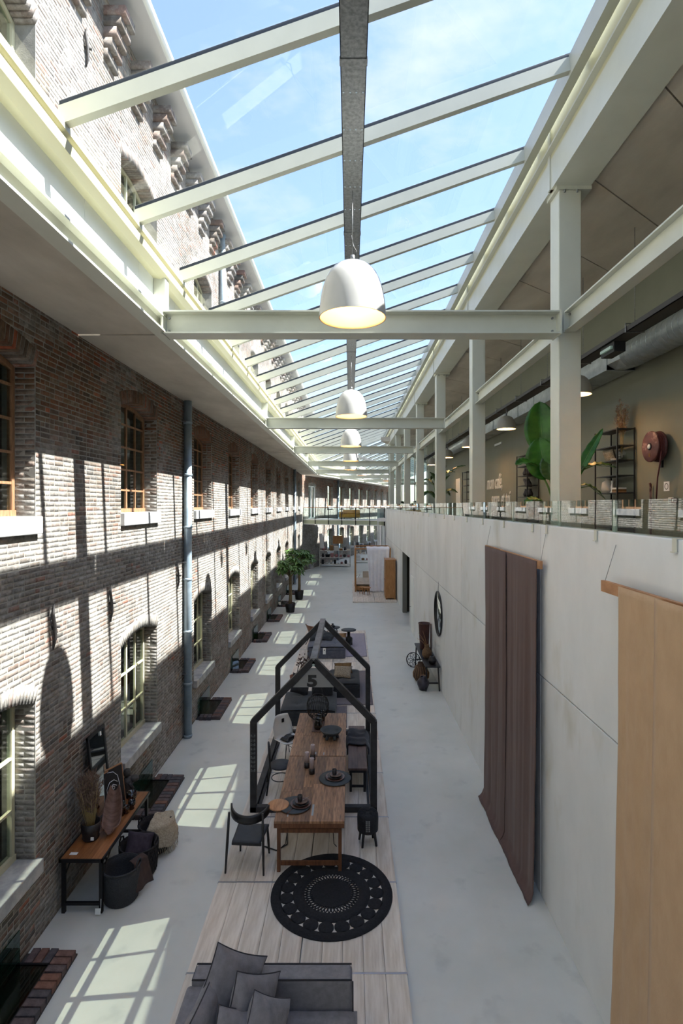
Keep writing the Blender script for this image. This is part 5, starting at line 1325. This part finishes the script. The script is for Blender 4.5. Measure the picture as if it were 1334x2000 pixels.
t = thing('pampas_jar', 'clear glass jar with brown pampas plumes on the gallery shelf', 'vase', (5.78, 11.55, 4.45 + 1.951))
MB().lathe([(.0005, 0), (.09, 0), (.1, .02), (.1, .16), (.04, .22), (.04, .3), (.034, .3), (.034, .22), (.09, .15), (.0005, .02)], 18).build('jar', CLR, t)
pf = MB(); st = MB(); rng = random.Random(8)
for k in range(7):
    a = k * .9; tip = Vector((.07 * cos(a), .13 * sin(a), rng.uniform(.95, 1.2))); b0 = Vector((0, 0, .05)); st.tube([b0, tip * .5 + Vector((0, 0, .1)), tip], .004, 4)
    for j in range(170):
        s = rng.uniform(.52, 1.08); q = b0.lerp(tip, s); wd = .05 * sin(pi * min(1, (s - .5) / .6)) + .015
        dd = Vector((rng.uniform(-1, 1), rng.uniform(-1, 1), rng.uniform(.3, 1.4))).normalized() * .07; q = q + Vector((rng.uniform(-wd, wd), rng.uniform(-wd, wd), 0)); w = dd.orthogonal().normalized() * .005; pf.add([q - w, q + w, q + dd], [(0, 1, 2)])
st.build('stems', GR1, t, kind='stuff'); pf.build('plumes', M('pampas plume', C(150, 112, 84), C(186, 146, 114), rough=.95, scale=10), t, kind='stuff')
o = scatter('cushion', 'beige cushion lying on the gallery shelf by the pampas jar', .46, .34, .14, (5.77, 12.05, 4.45 + 2.06), (radians(-20), 0, pi / 2), NAT, seed=12)
goods('stone_dish', 'small pale stone dish in front of the pampas jar', 'dish', MB().lathe([(.0005, 0), (.06, 0), (.08, .05), (.07, .05), (.0005, .02)], 16), STONE, (5.72, 11.75, 4.45 + 1.951))
goods('grey_jar', 'grey ceramic jar on the lower gallery shelf', 'jar', MB().lathe([(.0005, 0), (.12, 0), (.15, .1), (.13, .24), (.05, .29), (.05, .32), (.0005, .32)], 18), GOODS[2], (5.78, 12.15, 4.45 + 1.261))
goods('candlestick', 'slim pale candlestick on the lower gallery shelf', 'candlestick', MB().lathe([(.0005, 0), (.05, 0), (.02, .05), (.03, .12), (.015, .2), (.025, .26), (.0005, .27)], 14), GOODS[0], (5.72, 11.85, 4.45 + 1.261))
for i in range(3): goods('book', 'book %s in the little pile on the lower gallery shelf' % ('at the bottom', 'in the middle', 'on top')[i], 'book', B(-.09, .09, -.13, .13, 0, .035), [TAN, MUS, GOODS[0]][i], (5.75, 11.6, 4.45 + 1.261 + .036 * i))
scatter('cushion', 'dark cushion on the shelf behind the big leaf plant', .44, .32, .15, (5.77, 17.65, 4.45 + 1.72), (radians(-25), 0, pi / 2), UPH2, seed=13)
for i, (y, z, lb) in enumerate(((17.4, 1.951, 'upper left'), (17.8, 1.951, 'upper right'), (17.4, 1.261, 'lower left'), (17.75, 1.261, 'lower right'))): goods('black_vase', 'black vase on the plant side shelf, %s' % lb, 'vase', MB().lathe([(.0005, 0), (.07, 0), (.11, .08), (.07, .18), (.05, .22), (.06, .25), (.0005, .24)], 14), CER, (5.76, y, 4.45 + z))

t = thing('hose_reel', 'round dark red fire hose reel mounted on the gallery wall', 'hose reel', (5.80, 10.35, 6.56)); t.rotation_euler = (0, radians(-90), 0)
RED = M('oxide red enamel', C(74, 36, 35), C(98, 54, 51), rough=.45, scale=7, speck=(C(150, 120, 116), 6, .6, .7))
MB().lathe([(.0005, .09), (.28, .09), (.295, .08), (.295, .06), (.25, .05), (.25, -.05), (.295, -.06), (.295, -.09), (.0005, -.1)], 40).build('drum', RED, t)
MB().lathe([(.0005, .105), (.065, .105), (.07, .092)], 24).build('hub', BLACKP, t); MB().lathe([(.0005, .112), (.042, .112), (.046, .1)], 20).build('hub_label', WPANEL, t)
B(-.2, -.13, -.02, .03, .091, .094).build('yellow_sticker', MUS, t)
for k in range(4): r = .27; z = -.04 + k * .025; MB().tube([(r * cos(a * pi / 16), r * sin(a * pi / 16), z) for a in range(32)], .012, 6, True).build('hose_coil', M('red hose', C(84, 36, 40), rough=.6), t)
MB().tube([(-.1, -.27, .02), (-.35, -.24, .03), (-.6, -.16, .03), (-1.0, -.12, .03)], .014, 6).build('hose_end', M('red hose', C(84, 36, 40)), t)
MB().box(-.4, -.1, -.03, .03, -.16, -.12).build('bracket', DARKST, t)
goods('sign_plate', 'white pictogram sign below the hose reel', 'sign', B(-.004, .0, -.09, .09, -.09, .09), WPANEL, (5.995, 10.28, 5.8))
o = MB().tube([(5.99, 10.28 + .055 * cos(k * pi / 8), 5.8 + .055 * sin(k * pi / 8)) for k in range(16)], .006, 5, True).build('sign_ring', BLACKP); tag(o, 'black ring pictogram on the white sign', 'sign')
t = thing('alarm_point', 'red fire alarm point with a white notice on the gallery wall', 'alarm', (5.96, 9.98, 5.53)); B(-.03, .03, -.045, .045, -.045, .045).build('box', RED, t); B(-.032, -.03, -.02, .02, -.02, .02).build('button', WPANEL, t); B(.03, .036, .07, .24, -.06, .06).build('notice', WPANEL, t)
for z in (-.03, 0, .03): B(.0285, .03, .09, .22, z - .006, z + .006).build('notice_line', SEAM, t)
o = MB().tube([(5.95, 10.75, 4.45), (5.95, 10.75, 5.85), (5.93, 10.75, 5.88)], .022, 8).build('riser_pipe', RED); tag(o, 'thin dark red riser pipe left below the hose reel', 'pipe')
LET = M('white lettering', C(226, 224, 216), rough=.6)
def letters(me):
    n = len(me.vertices); par = list(range(n))
    def fd(a):
        while par[a] != a: par[a] = par[par[a]]; a = par[a]
        return a
    for e in me.edges: par[fd(e.vertices[0])] = fd(e.vertices[1])
    isl = {}
    for v in range(n): isl.setdefault(fd(v), []).append(v)
    co = [v.co.copy() for v in me.vertices]; un = lambda p: p.x - .3 * p.y
    g = sorted(([min(un(co[v]) for v in vs), max(un(co[v]) for v in vs), set(vs)] for vs in isl.values()), key=lambda q: q[0]); out = []
    for a in g:
        if out and a[0] < out[-1][1] - .3 * (a[1] - a[0]): out[-1][1] = max(out[-1][1], a[1]); out[-1][2] |= a[2]
        else: out.append(a)
    res = []
    for a in out:
        ids = sorted(a[2]); mp_ = {v: k for k, v in enumerate(ids)}
        m = bpy.data.meshes.new('letter'); m.from_pydata([tuple(co[v]) for v in ids], [], [tuple(mp_[v] for v in p.vertices) for p in me.polygons if p.vertices[0] in mp_]); m.materials.append(LET); res.append(m)
    return res
for i, (txt, y, z) in enumerate((('mon café,', 23.75, 6.12), ('sucre, et toi', 23.0, 5.42))):
    t = thing('wall_lettering', 'white %s line of script lettering on the gallery wall' % ('upper', 'lower')[i], 'lettering', (5.985, y, z)); t.rotation_euler = (pi / 2, 0, -pi / 2); t.scale = (.98 if i == 0 else .88, 1.35, 1)
    for m in letters(text_mesh(txt, .62, .012, .3, .006)): inst(m, 'letter', t)
# ducts
DUC = M('duct steel', C(150, 158, 160), C(176, 184, 186), rough=.38, metal=.6, scale=5)
t = thing('round_duct', 'round spiral ventilation duct under the gallery ceiling at the right edge', 'duct', (5.62, 0, 8.46))
MB().tube([(0, y_, 0) for y_ in (-3, 2, 5, 8, 10.8)], .27, 24).build('tube', DUC, t)
sm_ = MB().ring([(.268, -.008), (.276, 0), (.268, .008)], 24).mesh('spiral_seam'); sm_.materials.append(DUC)
for k in range(30): inst(sm_, 'seam', t, (0, 6.0 + k * .16, 0), (pi / 2, .06, 0))
t = thing('square_duct', 'rectangular ventilation duct along the gallery wall', 'duct', (5.62, 11.3, 8.46))
MB().prism([(-.27, 0, -.2), (.3, 0, -.2), (.3, 0, .2), (-.27, 0, .2)], (0, 12.7, 0)).build('body', DUC, t)
fo = [(.27 * cos(k * pi / 4 + pi / 8), -.5, .27 * sin(k * pi / 4 + pi / 8)) for k in range(8)]
sq = [(.3, 0, .1), (.1, 0, .2), (-.1, 0, .2), (-.27, 0, .1), (-.27, 0, -.1), (-.1, 0, -.2), (.1, 0, -.2), (.3, 0, -.1)]
MB().add(fo + sq, [(k, (k + 1) % 8, 8 + (k + 1) % 8, 8 + k) for k in range(8)]).build('transition', DUC, t)
for k in range(9): MB().box(-.285, .31, k * 1.5, k * 1.5 + .03, -.215, .215).build('flange', DUC, t)
t = thing('round_duct', 'round ventilation duct far along the gallery', 'duct', (5.62, 24.2, 8.46)); MB().tube([(0, 0, 0), (0, 10, 0)], .25, 20).build('tube', DUC, t)
for y_ in (1, 4, 7, 9.5): MB().tube([(0, y_, .24), (0, y_, 1.6)], .006, 6).build('hanger_rod', GALV, t)
t = thing('lighting_tray', 'dark cable tray hung on rods under the gallery ceiling', 'cable tray', (4.72, 0, 8.32))
TRD = M('dark tray', C(58, 56, 54), rough=.6)
B(-.14, .14, -3, 36, 0, .012).build('base', TRD, t)
for x in (-.14, .128): B(x, x + .012, -3, 36, 0, .09).build('side', TRD, t)
for k in range(19):
    y_ = -1 + k * 2.0; MB().tube([(0, y_, .1), (0, y_, 1.73)], .005, 6).build('rod', GALV, t); m = MB().box(-.16, .16, y_ - .015, y_ + .015, -.015, 0).box(-.16, -.15, y_ - .015, y_ + .015, 0, .14).box(.15, .16, y_ - .015, y_ + .015, 0, .14).box(-.16, .16, y_ - .015, y_ + .015, .13, .14); m.build('hanger', GALV, t)
t = thing('exit_light', 'black boxed emergency light on the gallery cable tray', 'emergency light', (4.72, 9.75, 8.20)); B(-.1, .1, -.25, .25, -.06, .12).build('box', BLACKP, t); B(-.14, -.1, -.2, .2, .0, .05).build('lens', M('lit lens', C(170, 185, 180), emit=(.5, 1, .7, 1), es=.01), t)
GLM = M('grey beige lamp enamel', C(160, 154, 138), C(168, 162, 146), rough=.4, scale=3)
for i, y_ in enumerate((6.0, 11.0, 16.0, 21.0, 25.7, 30.4)):
    bell_lamp((4.6, y_, 7.68), .56, .4, '%s grey beige bell lamp in the gallery' % ORD[i], 'gallery lamps', GLM, 11, 8.32)
o = B(-.05, .0, -.5, .5, -.04, .04).build('wall_light', WPANEL); o.location = (6.0, 21.9, 7.9); tag(o, 'slim white light bar on the gallery wall above the lettering', 'light')

# ---------------------------------------------------------------- gallery plants
def big_leaf(t, pts, width, nrm, mat, stalk=True, stalk_from=None):
    pts = [Vector(p) for p in pts]; nrm = Vector(nrm).normalized()
    def bez(s):
        n = len(pts) - 1; q = list(pts)
        while len(q) > 1: q = [q[i].lerp(q[i + 1], s) for i in range(len(q) - 1)]
        return q[0]
    def fn(u, v):
        p = bez(v); d = (bez(min(1, v + .02)) - bez(max(0, v - .02))).normalized(); s = d.cross(nrm).normalized(); n_ = s.cross(d)
        a = 2 * u - 1; w = width / 2 * (sin(pi * min(1, v * .96 + .04)) ** .6)
        return p + s * (a * w) + n_ * (abs(a) * w * .28 + .012 * sin(v * 40) * abs(a))
    lf = MB().grid(fn, 8, 20).build('leaf', mat, t, solid=.004)
    if stalk_from is not None:
        b = Vector(stalk_from); MB().tube([b, b.lerp(pts[0], .6) + Vector((0, 0, .12)), pts[0], bez(.5), bez(.97)], [.022, .018, .012, .009, .003], 8).build('stalk', LEAF, t)
GP = M('banana leaf', C(34, 84, 20), C(64, 124, 34), rough=.35, scale=3, stretch=(1, 1, 1))
t = thing('banana_plant', 'large broad leaved banana plant behind the nearest gallery column', 'plant', (4.0, 10.2, 4.45))
MB().lathe([(.0005, 0), (.24, 0), (.3, .45), (.27, .45), (.0005, .4)], 20).build('pot', CER, t)
b0 = (0, 0, .45)
big_leaf(t, [(-.36, 0, 1.95), (-.42, 0, 2.4), (-.42, .05, 2.95)], .62, (-.3, -1, .1), GP, stalk_from=b0)
big_leaf(t, [(-.3, -.1, 1.5), (-.45, -.12, 1.8), (-.5, -.15, 2.25)], .62, (-.4, -1, .25), GP, stalk_from=b0)
big_leaf(t, [(-.3, -.1, 1.95), (-.35, -.2, 1.65), (-.32, -.25, 1.45)], .34, (-.4, -1, .25), LEAFD, stalk_from=b0)
big_leaf(t, [(-.5, -.1, 1.72), (-.75, -.2, 1.86), (-.98, -.3, 1.72)], .26, (.0, -.5, 1), GP, stalk_from=b0)
big_leaf(t, [(.25, 0, 1.5), (.45, .05, 1.9), (.8, .1, 2.45)], .2, (-.6, -.8, .3), GP, stalk_from=b0)
big_leaf(t, [(.25, 0, 1.6), (.55, -.1, 1.85), (.9, -.2, 1.68)], .2, (0, -.35, 1), LEAFD, stalk_from=b0)
big_leaf(t, [(.22, 0, 1.3), (.45, -.1, 1.5), (.72, -.15, 1.1)], .16, (.2, -.3, 1), LEAFD, stalk_from=b0)
big_leaf(t, [(-.25, .2, 1.0), (-.5, .2, 1.2), (-.7, .1, 1.0)], .22, (0, -.3, 1), GP, stalk_from=b0)
t = thing('strelitzia_plant', 'tall strelitzia plant behind the third gallery column', 'plant', (4.05, 24.8, 4.45))
MB().lathe([(.0005, 0), (.25, 0), (.3, .45), (.27, .45), (.0005, .4)], 18).build('pot', CER, t); rng = random.Random(4)
for k in range(12):
    a = k * 2.4; hh = rng.uniform(1.1, 2.3); r = rng.uniform(.35, .6); c, s = cos(a), sin(a)
    big_leaf(t, [(r * .5 * c, r * .5 * s, hh), (r * 1.2 * c, r * 1.2 * s, hh + .5), (r * 2.3 * c, r * 2.3 * s, hh + rng.uniform(-.2, .7))], .26, (-c * .5, -.4 - s * .3, 1), LEAFD, stalk_from=b0)
for i, (x, y_, lb) in enumerate(((4.15, 38.5, 'bushy palm far along the gallery behind the fifth column'), (3.75, 14.8, 'low leafy plant behind the second gallery column'))):
    t = thing('palm_plant', lb, 'plant', (x, y_, 4.45)); MB().lathe([(.0005, 0), (.2, 0), (.25, .4), (.22, .4), (.0005, .35)], 16).build('pot', CER, t); rng = random.Random(20 + i); lf = MB(); st = MB()
    for k in range(16):
        a = rng.uniform(0, 6.28); hh = rng.uniform(.7, 1.4) * (1 if i == 0 else .62); r = rng.uniform(.4, .8) * (1 if i == 0 else .6); c, s = cos(a), sin(a)
        P_ = [Vector((0, 0, .4)), Vector((r * .4 * c, r * .4 * s, hh * .9)), Vector((r * c, r * s, hh))]; st.tube(P_, [.01, .008, .003], 5)
        for j in range(14):
            q = P_[1].lerp(P_[2], j / 13) if j > 3 else P_[0].lerp(P_[1], .6 + j / 10)
            for sg in (1, -1): small_leaf(lf, q, Vector((c * .5 - sg * s, s * .5 + sg * c, -.15)), Vector((0, 0, 1)), .34, .02)
    st.build('stems', LEAFD, t, kind='stuff'); lf.build('fronds', LEAFD, t, kind='stuff')
